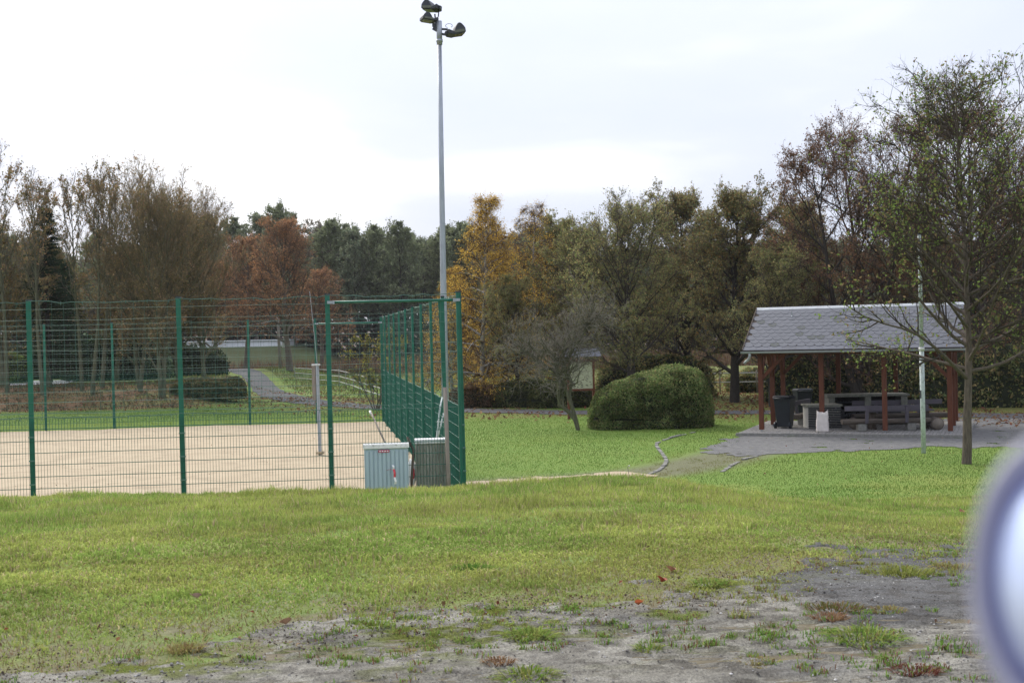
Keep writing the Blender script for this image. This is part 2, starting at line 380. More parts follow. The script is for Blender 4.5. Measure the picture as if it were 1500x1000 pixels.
xs = axis([(-1500, -200, 130), (-200, -60, 10), (-60, -20, 2.0), (-20, -6, .5), (-6, 8, .16), (8, 20, .5), (20, 60, 2.0), (60, 200, 10), (200, 1500, 130)])
ys = axis([(-300, -20, 40), (-20, 4, 3), (4, 24, .16), (24, 34, .5), (34, 76, 1.0), (76, 170, 3), (170, 400, 20), (400, 2600, 200)])
me = grid_mesh('ground', xs, ys, H, ground_col, 'ground')
tag(link('ground', me), kind='structure')

# bare track in the foreground
def track_relief(X, Y):
    z = (fbm(X * 9, Y * 14, 51, 4) - .5) * .020 + (fbm(X * 2.2, Y * 2.2, 52, 3) - .5) * .008 + (vnoise(X * 26, Y * 38, 53) - .5) * .010
    for (y0, sl, wd, s, per) in ((6.55, .05, .20, 1, .052), (7.25, .10, .16, 2, .045), (6.05, .02, .22, 3, .055), (5.45, .06, .2, 4, .05), (7.1, -.03, .14, 5, .04), (5.75, .08, .14, 6, .05), (6.3, .09, .12, 7, .06), (8.0, .12, .12, 8, .05)):
        d = Y - y0 - X * sl - .06 * np.sin(X * .8 + s)
        mk = np.exp(-(d / wd) ** 2) * sstep(.30, .50, vnoise(X * .9 + s * 7, Y * .4, 60 + s)); z = z + mk * (.013 * np.sin(d * 2 * math.pi / per + .5 * fbm(X * 3, Y * 3, 8)) - .012)
    return z
def track_z(X, Y):
    e = sstep(.15, .6, dirtness(X, Y))
    return H(X, Y) + (-.02 + .035 * e) + track_relief(X, Y) * e
def dark_patch(X, Y):
    n = (fbm(X * 1.5, Y * 1.5, 71) - .5) * 1.2
    return np.maximum(sstep(-.3, .3, X - 1.35 - np.abs(Y - 8.6) * .28 + n * .6) * sstep(6.2, 7.0, Y + n * .8), sstep(.54, .66, fbm(X * 1.1, Y * 1.1, 72)) * .55)
def track_col(X, Y):
    a = fbm(X * 4, Y * 4, 61); c = lerp3((.225, .213, .18), (.325, .31, .265), sstep(.3, .7, a))
    p = dark_patch(X, Y); c = c * (1 - p[:, None]) + lerp3((.105, .105, .103), (.165, .163, .158), a) * p[:, None]
    # dark crumbs in fine random flecks
    q = sstep(.52, .64, fbm(X * 14, Y * 22, 62, 3)) * .55; c = c * (1 - q[:, None]) + np.array((.075, .066, .056)) * q[:, None]
    m = sstep(.50, .62, fbm(X * 2.1, Y * 2.6, 63)) * sstep(1.9, .3, track_edge(X) - Y) * (1 - p * .8) * sstep(.38, .55, fbm(X * 11, Y * 16, 64, 3))
    c = c * (1 - m[:, None]) + np.array(MOSS) * m[:, None]
    return c
# dark crumbs of rotted leaves and soil gathered along the edge
me = grid_mesh('dirt_track', axis([(-5.0, -3.6, .1), (-3.6, 4.4, .036), (4.4, 9.0, .1)]), axis([(4.3, 10.9, .022)]), track_z, track_col, 'track', keep=lambda X, Y: dirtness(X, Y) > .22)
tag(link('dirt_track', me), kind='structure')

def ribbon(name, pts, width, z, material, edge=.0, seed=1):
    vs = []; n = len(pts)
    for i, p in enumerate(pts):
        a = np.array(pts[max(0, i - 1)]); b = np.array(pts[min(n - 1, i + 1)]); d = (b - a) / np.linalg.norm(b - a); nrm = np.array((-d[1], d[0]))
        wl = width / 2 + edge * (float(fbm(np.array([i * .8]), np.array([3.]), seed)[0]) - .5); wr = width / 2 + edge * (float(fbm(np.array([i * .8]), np.array([9.]), seed + 1)[0]) - .5)
        for t in (-wl, -wl / 2, 0, wr / 2, wr):
            q = np.array(p) + nrm * t; vs.append((q[0], q[1], Hs(*q) + z))
    f = [(i * 5 + j, i * 5 + j + 1, (i + 1) * 5 + j + 1, (i + 1) * 5 + j) for i in range(n - 1) for j in range(4)]
    m = MB(); m.add(vs, f, True); return tag(m.build(name, material), kind='structure')
ribbon('asphalt_path', MAIN_PATH, 2.1, .022, 'asphalt', .5)
ribbon('sand_path', [p for p in SIDE_PATH if p[0] < 2.9], 1.25, .025, 'sand', .7, 5)
ribbon('driveway', [(-60, 78), (-45, 76), (-36, 75), (-29, 75), (-27, 75.5)], 8, .06, 'pale_asphalt')

# asphalt yard round the pavilion, with a ragged grown-over edge
def yard_keep(X, Y):
    jx = (fbm(X * 1.6, Y * 1.6, 81) - .5) * 1.3; jy = (fbm(X * 1.6, Y * 1.6, 82) - .5) * 1.3
    return inpoly(X + jx, Y + jy, YARD) & (fbm(X * 3.1, Y * 2.0, 83) < .70)
tag(link('asphalt_yard', grid_mesh('asphalt_yard', axis([(4.5, 28, .14)]), axis([(29, 46, .14)]), lambda X, Y: np.maximum(H(X, Y), 0) + .012, None, 'yard_gravel', keep=yard_keep)), kind='structure')

# sand court
cw = near_pt(0); cx0 = (cw[0] - 3 * math.cos(th), cw[1] - 3 * math.sin(th)); fl = (FC[0] - 22 * FD[0], FC[1] - 22 * FD[1])
court = [cx0, NC, FC, fl]
nn_ = 70; vs = []
for j in range(nn_ + 1):
    for i in range(nn_ + 1):
        u, v = i / nn_, j / nn_
        x = (court[0][0] * (1 - u) + court[1][0] * u) * (1 - v) + (court[3][0] * (1 - u) + court[2][0] * u) * v
        y = (court[0][1] * (1 - u) + court[1][1] * u) * (1 - v) + (court[3][1] * (1 - u) + court[2][1] * u) * v
        vs.append((x, y, 0))
A = np.array(vs); A[:, 2] = SAND_Z + (fbm(A[:, 0] * .9, A[:, 1] * .9, 91) - .5) * .06 + (fbm(A[:, 0] * .25, A[:, 1] * .25, 92) - .5) * .08
ii = (np.arange(nn_)[:, None] * (nn_ + 1) + np.arange(nn_)[None, :]).ravel()
me = np_mesh('sand_court', A, np.stack([ii, ii + 1, ii + nn_ + 2, ii + nn_ + 1], 1), 'sand', smooth=True); tag(link('sand_court', me), kind='structure')

# ------------------------------------------------------------------ stick-like stuff: grass blades
def blades(name, X, Y, Z, h, wdt, col, bend=.5, seg=1, material='grass_blade', lean=.5):
    n = len(X); az = rng.uniform(0, 2 * np.pi, n); fa = rng.uniform(0, 2 * np.pi, n); ln = rng.uniform(0, lean, n)
    dxy = np.stack([np.cos(az), np.sin(az)], 1) * (ln * h)[:, None]; wv = np.stack([np.cos(fa), np.sin(fa)], 1) * (wdt / 2)[:, None]
    B = np.stack([X, Y], 1)
    if seg == 1:
        V = np.zeros((n, 3, 3)); V[:, 0, :2] = B - wv; V[:, 1, :2] = B + wv; V[:, 2, :2] = B + dxy; V[:, 0, 2] = V[:, 1, 2] = Z - .01; V[:, 2, 2] = Z + h
        F = np.arange(3 * n).reshape(n, 3); C = np.repeat(col, 3, 0)
        return np_mesh(name, V.reshape(-1, 3), F, material, C)
    V = np.zeros((n, 5, 3)); V[:, 0, :2] = B - wv; V[:, 1, :2] = B + wv; V[:, 2, :2] = B + dxy * .35 + wv * .8; V[:, 3, :2] = B + dxy * .35 - wv * .8; V[:, 4, :2] = B + dxy * (1 + bend)
    V[:, 0, 2] = V[:, 1, 2] = Z - .01; V[:, 2, 2] = V[:, 3, 2] = Z + h * .62; V[:, 4, 2] = Z + h * (1 - .25 * ln)
    b = (np.arange(n) * 5)[:, None]; F = np.concatenate([b + [0, 1, 2], b + [0, 2, 3], b + [3, 2, 4]], 0)
    return np_mesh(name, V.reshape(-1, 3), F, material, np.repeat(col, 5, 0))
def fan_points(n, y0, y1, m=1.0, p=1.0):
    """random ground points, denser towards y0, inside the stretch of land in view"""
    u = rng.random(n); Y = (y0 ** p + u * (y1 ** p - y0 ** p)) ** (1 / p)
    X = rng.uniform(-.44 * Y - 1.0, .42 * Y + 3.0); return X, Y
def gcol(n, X, Y, base=GREEN, other=YGREEN, dry=(.24, .19, .075), dryf=.12):
    t = np.clip(sstep(.35, .65, fbm(X * .8, Y * .8, 2)) * .8 + rng.normal(0, .25, n), 0, 1); c = lerp3(base, other, t)
    k = rng.random(n) < dryf; c[k] = np.array(dry) * rng.uniform(.6, 1.1, (k.sum(), 1)); return c * rng.uniform(.7, 1.25, (n, 1))
# foreground grass
X, Y = fan_points(580000, 5.0, 20.0, 1.05, .8)
ns_ = (fbm(X * 1.3, Y * 1.3, 21) - .5) * 1.6; fd_ = Y - track_edge(X) + ns_
pd = sstep(-.9, .9, fd_ + (fbm(X * 5.5, Y * 7, 28, 3) - .5) * 2.4); pd = np.maximum(pd, (1 - sstep(.18, .5, dirtness(X, Y))) * (.45 + .45 * sstep(.4, .6, fbm(X * 6, Y * 8, 55)))); thin = .6 + .4 * sstep(.1, 1.2, Y - track_edge(X)); pt = .55 + .45 * sstep(.35, .55, fbm(X * 2, Y * 2, 12))
k = (rng.random(len(X)) < pd * thin * pt); X, Y = X[k], Y[k]; n = len(X)
Zg = np.where(dirtness(X, Y) > .3, track_z(X, Y), H(X, Y)); hh = rng.uniform(.025, .065, n) * (.75 + .7 * sstep(.52, .72, fbm(X * 4.5, Y * 4.5, 31, 2))) * (.55 + .45 * sstep(-.6, .5, Y - track_edge(X))) * (.55 + .6 * sstep(.3, .7, fbm(X * 1.2, Y * 1.2, 13))) * (.75 + .6 * sstep(9, 15, Y)) * (.6 + .4 * sstep(.2, 1.2, Y - track_edge(X)))
yel = sstep(2.8, .8, Y - track_edge(X)) * .5 + sstep(.5, .7, fbm(X * .5, Y * .5, 14)) * .3
c = gcol(n, X, Y, (.25, .37, .08), (.42, .46, .12), (.54, .45, .24), .13) * (.86 + .30 * sstep(.3, .7, fbm(X * .9, Y * 1.6, 48)))[:, None]; c = c * (1 - .25 * yel[:, None]) + np.array((.36, .30, .11)) * (.25 * yel[:, None])
near = Y < rng.uniform(9.2, 12, len(Y))
for sel, sg in ((near, 2), (~near, 1)):
    me = blades('grass', X[sel], Y[sel], Zg[sel], hh[sel], (.0035 + .0009 * Y[sel] * rng.uniform(.6, 1.3, sel.sum())), c[sel], seg=sg, lean=.9)
    tag(link('grass', me), kind='stuff', label='yellowish green rough grass on the near bank' if sg == 2 else 'green grass along the top of the near bank')
# flattened straw and dead blades through the rough grass
X, Y = fan_points(60000, 5.2, 15.0, 1.05, .8); k = (dirtness(X, Y) < .7) & (fbm(X * 2.3, Y * 2.3, 27) > .42); X, Y = X[k], Y[k]; n = len(X)
c = np.array([(.30, .23, .11), (.20, .14, .07), (.36, .30, .15), (.13, .10, .05)])[rng.integers(0, 4, n)] * rng.uniform(.7, 1.2, (n, 1))
tag(link('dry_straw', blades('dry_straw', X, Y, H(X, Y) + .01, rng.uniform(.012, .04, n), np.full(n, .005), c, lean=2.6)), kind='stuff', label='pale dead straw lying in the rough grass')
# mown lawn round court, bush and pavilion
X, Y = fan_points(430000, 20.5, 62.0, 1.05, 1.3)
onroad = (seg_dist(X, Y, MAIN_PATH) < 1.05 + .3 * rng.random(len(X))) | inpoly(X, Y, court) | (seg_dist(X, Y, SIDE_PATH) < .55 * (1 - .85 * sstep(1.5, 4.5, X)))
jx = (fbm(X * 1.6, Y * 1.6, 81) - .5) * 1.3; jy = (fbm(X * 1.6, Y * 1.6, 82) - .5) * 1.3
inyard = inpoly(X + jx, Y + jy, YARD); holes = fbm(X * 3.1, Y * 2.0, 83) >= .69
jx2 = (fbm(X * 2.6, Y * 2.6, 84) - .5) * 2.6; fringe = ~inpoly(X + jx2, Y + jx2 * .6 + .3, YARD)
sp_ = (seg_dist(X, Y, SIDE_PATH) < 1.2) & (fbm(X * 2.2, Y * 1.8, 85) > .52) & (X > 1.5)
k = ~onroad & ~sp_ & (~inyard | holes | (fringe & (rng.random(len(X)) < .5))) & (rng.random(len(X)) > .8 * litterness(X, Y)); X, Y = X[k], Y[k]; n = len(X)
hh = rng.uniform(.02, .045, n) * (1 + .25 * sstep(.5, .7, fbm(X, Y, 15)))
mid = (X > 2.5) & (Y > 26) & (Y < 34.5); c = gcol(n, X, Y, (.085, .175, .026), (.14, .21, .042), (.32, .28, .10), .07) * (.72 + .5 * sstep(.3, .7, fbm(X * .5, Y * .35, 49)))[:, None]
yb = sstep(.0, 1, ((Y - FC[1]) * 1.0)) * sstep(5.5, 3, Y - FC[1]) * (X < -4); c = c * (1 - .6 * yb[:, None]) + np.array((.32, .38, .06)) * .6 * yb[:, None]
d = seg_dist(X, Y, SIDE_PATH); o = sstep(2.0, .6, d) * (X > 2) * .6; c = c * (1 - o[:, None]) + np.array((.28, .28, .07)) * o[:, None]
br_ = sstep(1.7, .5, np.abs(d)) * (X > 1.5) * sstep(.35, .55, fbm(X * 2, Y * 1.5, 47)); c = c * (1 - .6 * br_[:, None]) + np.array((.26, .22, .10)) * .6 * br_[:, None]
me = blades('lawn', X, Y, H(X, Y), hh, .004 + .00028 * Y, c, lean=.9); tag(link('lawn_grass', me), kind='stuff', label='short green lawn below the bank')

# small pebbles and crumbs on the track
def scatter_rocks(name, n, region, smin, smax, cols, label, zf=H):
    X, Y = region(n); n = len(X); Z = zf(X, Y); s = rng.uniform(smin, smax, n) * rng.choice([1, 1, 1, 1.8], n)
    octa = np.array([(1, 0, 0), (0, 1, 0), (-1, 0, 0), (0, -1, 0), (0, 0, .7), (0, 0, -.7)], float)
    V = octa[None] * s[:, None, None] * rng.uniform(.6, 1.3, (n, 6, 1)); a = rng.uniform(0, 6.3, n); ca, sa = np.cos(a)[:, None], np.sin(a)[:, None]
    x = V[:, :, 0] * ca - V[:, :, 1] * sa; y = V[:, :, 0] * sa + V[:, :, 1] * ca; V[:, :, 0] = x + X[:, None]; V[:, :, 1] = y + Y[:, None]; V[:, :, 2] += Z[:, None] + (s * .3)[:, None]
    T = np.array([(0, 1, 4), (1, 2, 4), (2, 3, 4), (3, 0, 4), (1, 0, 5), (2, 1, 5), (3, 2, 5), (0, 3, 5)]); F = (np.arange(n) * 6)[:, None, None] + T[None]
    c = np.array(cols)[rng.integers(0, len(cols), n)] * rng.uniform(.6, 1.3, (n, 1))
    tag(link(name, np_mesh(name, V.reshape(-1, 3), F.reshape(-1, 3), 'stones', np.repeat(c, 6, 0))), kind='stuff', label=label)
def on_track(n):
    X, Y = fan_points(n, 4.9, 10.6, 1.05, 1.2); k = dirtness(X, Y) > .55; k &= rng.random(len(X)) < .25 + .75 * sstep(.45, .6, fbm(X * 2, Y * 2, 17)); return X[k], Y[k]
scatter_rocks('gravel', 34000, on_track, .002, .0065, [(.28, .27, .25), (.14, .13, .12), (.10, .09, .08), (.40, .39, .37)], 'small grey stones on the bare track', track_z)

def on_edge(n):
    X, Y = fan_points(n, 5.6, 11, 1.05, 1.0); k = rng.random(len(X)) < sstep(1.0, .1, np.abs(Y - track_edge(X) + .15)) * sstep(.42, .58, fbm(X * 2.4, Y * 3, 29)); return X[k], Y[k]
scatter_rocks('leaf_crumbs', 34000, on_edge, .002, .006, [(.07, .055, .04), (.10, .075, .055), (.05, .04, .03), (.14, .10, .07)], 'dark crumbs of soil and rotted leaves along the edge of the track', lambda X, Y: H(X, Y) + .012)
# fallen leaves: small curled quads
def leaf_quads(X, Y, Z, s, c, tilt=.5):
    n = len(X); a = rng.uniform(0, 6.3, n); t = rng.normal(0, tilt, (n, 2))
    u = np.stack([np.cos(a), np.sin(a), t[:, 0]], 1) * s[:, None]; v = np.stack([-np.sin(a), np.cos(a), t[:, 1]], 1) * (s * rng.uniform(.4, .8, n))[:, None]
    p = np.stack([X, Y, Z], 1); V = np.stack([p - u, p - v * .9, p + u, p + v], 1); V[:, 1, 2] += s * .25; V[:, 3, 2] += s * .25
    b = (np.arange(n) * 4)[:, None]; return V.reshape(-1, 3), np.concatenate([b + [0, 1, 2], b + [0, 2, 3]], 0), np.repeat(c, 4, 0)
BROWNS = np.array([(.17, .095, .05), (.22, .13, .07), (.12, .075, .05), (.28, .19, .11), (.17, .06, .04)])
def leaves_at(name, X, Y, s, label, dz=.02, zf=H):
    n = len(X); c = BROWNS[rng.integers(0, 5, n)] * rng.uniform(.6, 1.4, (n, 1)); V, F, C = leaf_quads(X, Y, zf(X, Y) + dz, s, c)
    tag(link(name, np_mesh(name, V, F, 'leafage', C)), kind='stuff', label=label)
X, Y = fan_points(2600, 6.2, 15, 1.0, 1.1); k = rng.random(len(X)) < .12 + .9 * sstep(1.0, .2, np.abs(Y - track_edge(X))); X, Y = X[k], Y[k]
leaves_at('fallen_leaves', X, Y, rng.uniform(.006, .019, len(X)), 'small brown fallen leaves along the edge of the grass', .012)
X = rng.uniform(-14, -1, 130); Y = rng.uniform(24, 46, 130); k = inpoly(X, Y, court); X, Y = X[k], Y[k]
leaves_at('fallen_leaves', X, Y, rng.uniform(.012, .03, len(X)), 'few brown leaves blown over the sand', SAND_Z + .05)
X = rng.uniform(3, 20, 450); Y = rng.uniform(24, 44, 450)
leaves_at('fallen_leaves', X, Y, rng.uniform(.012, .03, len(X)), 'scattered leaves on the lawn and yard round the pavilion', .05)
X = rng.uniform(-30, 18, 60000); Y = rng.uniform(37, 80, 60000); k = rng.random(60000) < litterness(X, Y) * .9; k &= ~inpoly(X, Y, court); X, Y = X[k], Y[k]
leaves_at('fallen_leaves', X, Y, rng.uniform(.04, .09, len(X)), 'brown leaf litter on the bank and path verges behind the court', .03)

# tufts standing alone on the track, each a thing
def tuft(px, py, r, h, n, c1, c2, label, z0=1.66):
    g = G(px, py, z0)
    for _ in range(3): g = G(px, py, Hs(g.x, g.y))
    a = rng.uniform(0, 6.3, n); q = np.sqrt(rng.random(n)) * r; X = np.cos(a) * q; Y = np.sin(a) * q * .8
    az = a + rng.normal(0, .5, n); hh = h * rng.uniform(.4, 1, n) * (1.1 - .6 * q / r); ln = (.25 + .9 * q / r) * rng.uniform(.6, 1.3, n) * h * 1.3
    w_ = rng.uniform(.004, .008, n); fa = az + 1.57 + rng.normal(0, .4, n); wv = np.stack([np.cos(fa), np.sin(fa)], 1) * w_[:, None] / 2
    D = np.stack([np.cos(az), np.sin(az)], 1) * ln[:, None]; B = np.stack([X, Y], 1); V = np.zeros((n, 5, 3))
    V[:, 0, :2] = B - wv; V[:, 1, :2] = B + wv; V[:, 2, :2] = B + D * .45 + wv * .8; V[:, 3, :2] = B + D * .45 - wv * .8; V[:, 4, :2] = B + D
    V[:, :2, 2] = -.01; V[:, 2:4, 2] = hh[:, None] * .8; V[:, 4, 2] = hh * .75
    b = (np.arange(n) * 5)[:, None]; F = np.concatenate([b + [0, 1, 2], b + [0, 2, 3], b + [3, 2, 4]], 0)
    c = lerp3(c1, c2, rng.random(n)) * rng.uniform(.6, 1.25, (n, 1)); zz = float(track_z(np.array([g.x]), np.array([g.y]))[0])
    tag(link('grass_tuft', np_mesh('grass_tuft', V.reshape(-1, 3), F, 'grass_blade', np.repeat(c, 5, 0)), loc=(g.x, g.y, zz)), label, 'grass tuft', 'tufts growing on the bare track')
gr, yg, rd, br = (.15, .28, .05), (.30, .30, .09), (.24, .13, .08), (.27, .18, .09)
tuft(1268, 938, .17, .085, 420, gr, yg, 'bright green grass tuft on the grey track, lower of the two big ones', 1.66)
tuft(1318, 845, .20, .07, 420, yg, (.16, .21, .04), 'yellow-green grass tuft sitting on the dark asphalt patch', 1.6)
tuft(775, 935, .11, .07, 300, gr, yg, 'green grass tuft on the pale track below the middle of the grass edge', 1.66)
tuft(775, 992, .11, .08, 260, (.13, .25, .03), yg, 'bright grass tuft at the very bottom edge of the picture')
tuft(1105, 970, .10, .05, 170, yg, br, 'straggly yellowish tuft with thin stalks between the track ruts')
tuft(1040, 860, .12, .05, 260, gr, yg, 'low green tuft at the grass edge left of the asphalt patch', 1.62)
tuft(1225, 895, .16, .045, 260, (.10, .14, .03), rd, 'flat green and reddish weed patch just above the brightest tuft', 1.64)
tuft(1215, 908, .09, .04, 140, rd, br, 'small red-brown weed beside the flat green patch', 1.64)
tuft(1340, 985, .10, .035, 200, rd, (.12, .03, .03), 'dark red weed at the bottom right of the track')
tuft(730, 975, .07, .035, 110, br, rd, 'dry brown withered weed on the pale track')
tuft(270, 955, .08, .05, 140, yg, br, 'yellow tuft with dead red-brown leaves at the lower left')
tuft(550, 920, .07, .045, 130, yg, gr, 'small tuft on the track just below the grass edge, left of centre', 1.66)
tuft(185, 925, .09, .05, 150, yg, gr, 'loose tuft on the mossy left part of the track')
tuft(950, 955, .06, .05, 90, yg, gr, 'tiny pale tuft right of the dry brown weed', 1.66)
tuft(1300, 897, .09, .04, 120, yg, br, 'low yellow-brown tuft between the two big ones', 1.64)
tuft(1400, 835, .16, .05, 220, yg, br, 'flat brownish tuft at the far edge of the asphalt patch', 1.58)
tuft(690, 835, .09, .10, 260, (.07, .17, .03), gr, 'dark green taller clump in the rough grass above the track', 1.5)
tuft(600, 955, .05, .03, 70, yg, br, 'sparse little yellow weed on the left-centre of the track', 1.66)
# many tiny sprouts
X, Y = fan_points(2200, 4.9, 9.6, 1.0, 1.0); k = dirtness(X, Y) > .5; X, Y = X[k], Y[k]; k = fbm(X * 1.4, Y * 1.4, 19) > .47; X, Y = X[k], Y[k]
X = np.repeat(X, 26) + rng.normal(0, .025, len(X) * 26); Y = np.repeat(Y, 26) + rng.normal(0, .02, len(Y) * 26); n = len(X)
c = gcol(n, X, Y, gr, yg, rd, .22); tag(link('weeds', blades('weeds', X, Y, track_z(X, Y), rng.uniform(.008, .035, n), np.full(n, .006), c, seg=2, lean=1.4)), kind='stuff', label='tiny weeds dotted over the bare track')

def single_leaf(px, py, s, col, label, name='fallen_leaf'):
    g = G(px, py, 1.6)
    for _ in range(3): g = G(px, py, Hs(g.x, g.y) + .03)
    m = MB(); k = 9; pts = []
    for i in range(k):
        a = math.pi * i / (k - 1); pts.append((math.cos(a) * s, math.sin(a) * s * .55, s * .35 * math.sin(a) + .02))
    for i in range(1, k - 1):
        a = math.pi * i / (k - 1); pts.append((math.cos(math.pi - a) * s, -math.sin(a) * s * .55, s * .25 * math.sin(a) + .02))
    c = (0, 0, 0.0); n = len(pts); m.add([c] + pts, [(0, i + 1, (i + 1) % n + 1) for i in range(n)])
    m.tube([(s * .9, 0, .02), (s * 1.3, .01, .03)], .002, 4)
    mat('leaf_' + label.split()[0] + str(px), col, .7, var=.25, scale=30); o = m.build(name, 'leaf_' + label.split()[0] + str(px), None, (g.x, g.y, Hs(g.x, g.y) + .015), (R(18), 0, random.uniform(0, 6)))
    tag(o, label, 'leaf', 'single fallen leaves near the camera')
single_leaf(969, 849, .045, (.26, .045, .02), 'rust-red fallen leaf lying on the grass edge in front of the track')
single_leaf(1408, 738, .06, (.30, .13, .07), 'pinkish brown leaf on the grass at the right, near the blurred mirror')
single_leaf(419, 910, .04, (.36, .21, .12), 'pale tan leaf on the mossy strip left of centre')
single_leaf(935, 882, .028, (.45, .13, .04), 'small orange leaf on the pale track below the rust-red one')
single_leaf(288, 872, .032, (.40, .25, .22), 'greyish pink leaf in the grass at the lower left')
single_leaf(983, 833, .04, (.36, .17, .10), 'light brown leaf just above the rust-red one')
# ------------------------------------------------------------------ wire mesh fences
def wire_panel(Lx, z0, z1, dxs, dzs, r, wavy=False):
    m = MB(); nx = int(round(Lx / dxs)); zs = list(np.arange(z0, z1 + 1e-6, dzs))
    for i in range(nx + 1):
        x = min(Lx - .02, max(.02, i * Lx / nx)); m.tube([(x, 0, z0), (x, 0, z1)], r, 4, False)
    for z in zs:
        m.tube([(0, -.007, z), (Lx, -.007, z)], r * 1.5, 4, False)
        if not wavy: m.tube([(0, .007, z), (Lx, .007, z)], r * 1.5, 4, False)
    return m
def net_panel(Lx, z0, z1, r=.0030):
    m = MB()
    for i in range(1, 13):
        x = i * Lx / 13; m.tube([(x, 0, z0), (x + .008 * math.sin(i * 3), 0, z1)], r * .7, 3, False)
    k = 0
    for z in np.arange(z0 + .1, z1, .175):
        k += 1; m.tube([(0, 0, z), (Lx * .5, 0, z - .015 * math.sin(k * 2.1) - .008), (Lx, 0, z)], r, 3, False)
    return m
def wavy_wire(Lx, z, amp=.014, r=.006, seed=0):
    m = MB(); rd = random.Random(seed); pts = [(Lx * i / 14, .012, z + rd.uniform(-amp, amp) - .02 * math.sin(math.pi * i / 14)) for i in range(15)]
    m.tube(pts, r, 5, False)
    for i in range(1, 14, 2): m.box((Lx * i / 14, .0, z - .03), (.008, .012, .05))
    return m
PCACHE = {}
def post_meshes(h):
    if h not in PCACHE:
        a = MB(); a.box((0, 0, h / 2 - .15), (.062, .045, h + .3)); a.box((0, -.03, h / 2), (.082, .012, h))
        b = MB(); b.box((0, -.005, h + .012), (.09, .07, .024)); c = MB(); c.box((0, -.047, 0), (.10, .02, .022))
        PCACHE[h] = (a.mesh('post', 'green_paint'), b.mesh('post_cap', 'dark_steel'), c.mesh('clamp', 'grey_wire'))
    return PCACHE[h]
def fence(origin, ang, bays, h, base, label, closed_last=True, half=2.0, split_first=True):
    root = empty('wire_fence', (origin[0], origin[1], base), ang); tag(root, label, 'fence', 'green wire mesh fences round the sand court')
    x = 0; cache = {}; xs_ = [0]
    for L_ in bays:
        if L_ not in cache: cache[L_] = (wire_panel(L_, .03, half, .05, .2, .0032).mesh('wire_panel', 'green_wire'), net_panel(L_, half, h - .04).mesh('net_panel', 'grey_wire'))
        link('wire_panel', cache[L_][0], root, (x, 0, 0)); link('net_panel', cache[L_][1], root, (x, 0, 0))
        wavy_wire(L_, half + .03, .012, .006, int(x * 7)).build('tension_wire', 'grey_wire', root, (x, 0, 0)); wavy_wire(L_, h - .02, .02, .006, int(x * 9) + 1).build('top_wire', 'grey_wire', root, (x, 0, 0))
        x += L_; xs_.append(x)
    a, b, c = post_meshes(h)
    for x in xs_:
        lean = random.uniform(-.006, .006); p = link('post', a, root, (x, .05, 0), (0, lean, 0)); link('post_cap', b, p)
        for z in (.1, .5, .9, 1.3, 1.7): link('clamp', c, p, (0, 0, z))
    return root
n0 = near_pt(0)
near_f = fence(n0, th, [2.5, 2.5, 2.5, 2.28], 4.0, 0.03, 'tall green wire mesh fence along the near side of the court behind the grass bank')
side_v = Vector((FC[0] - NC[0], FC[1] - NC[1], 0)); side_L = side_v.length; side_a = math.atan2(side_v.y, side_v.x)
side_f = fence((NC[0], NC[1]), side_a, [side_L / 10] * 10, 4.0, .03, 'green mesh fence running away from the near corner, seen almost end-on so it looks solid')
far_o = (FC[0] - 25 * FD[0], FC[1] - 25 * FD[1])
far_f = fence(far_o, R(3), [2.5] * 10, 3.92, .1, 'green wire mesh fence across the far end of the court before the leafy bank')
# top tubes over the two corner bays
def top_tube(root, x0, x1, z, r):
    m = MB(); m.tube([(x0 + .1, -.06, z), (x1 - .12, -.06, z)], r, 8); o = m.build('top_tube', 'green_paint', root)
    b = MB()
    for x, s in ((x0 + .05, 1), (x1 - .05, -1)): b.box((x, -.055, z), (.10, .05, .05)); b.box((x + s * .06, -.06, z), (.03, .085, .06))
    b.build('tube_bracket', 'galvanised', o)
top_tube(near_f, 7.5, 9.78, 3.87, .024); top_tube(far_f, 22.5, 25, 3.72, .03)
# kicked-out extra corner post
m = MB(); m.beam((9.55, .12, 0), (9.43, .12, 3.9), .06, .05, (0, 1, 0)); o = m.build('brace_post', 'green_paint', near_f)
# volleyball post with sleeve and antenna wire
vb = G(469, 666, SAND_Z); root = empty('net_post', (vb.x, vb.y, SAND_Z)); tag(root, 'pale grey volleyball net post standing in the sand behind the second fence bay', 'net post')
m = MB(); m.beam((0, 0, -.2), (-.02, 0, 2.45), .085, .07, (0, 1, 0)); m.build('pole', 'galvanised', root, bevel=.01)
m = MB(); m.box((-.12, 0, 2.0), (.10, .08, 1.0)); m.box((-.09, 0, 1.45), (.05, .03, .04)); m.build('tensioner', 'weathered_wood', root, bevel=.008)
m = MB(); m.tube([(-.02, 0, 2.45), (-.035, -.2, 3.1), (-.10, -.5, 4.45)], .009, 5); m.build('rod', 'galvanised', root)
m = MB(); m.box((-.06, 0, 2.46), (.22, .12, .04)); m.build('cap', 'white_lid', root, bevel=.008)
m = MB(); m.tube([(0.0, 0, .03), (.0, 0, .10)], .12, 10); m.build('collar', 'sand', root)

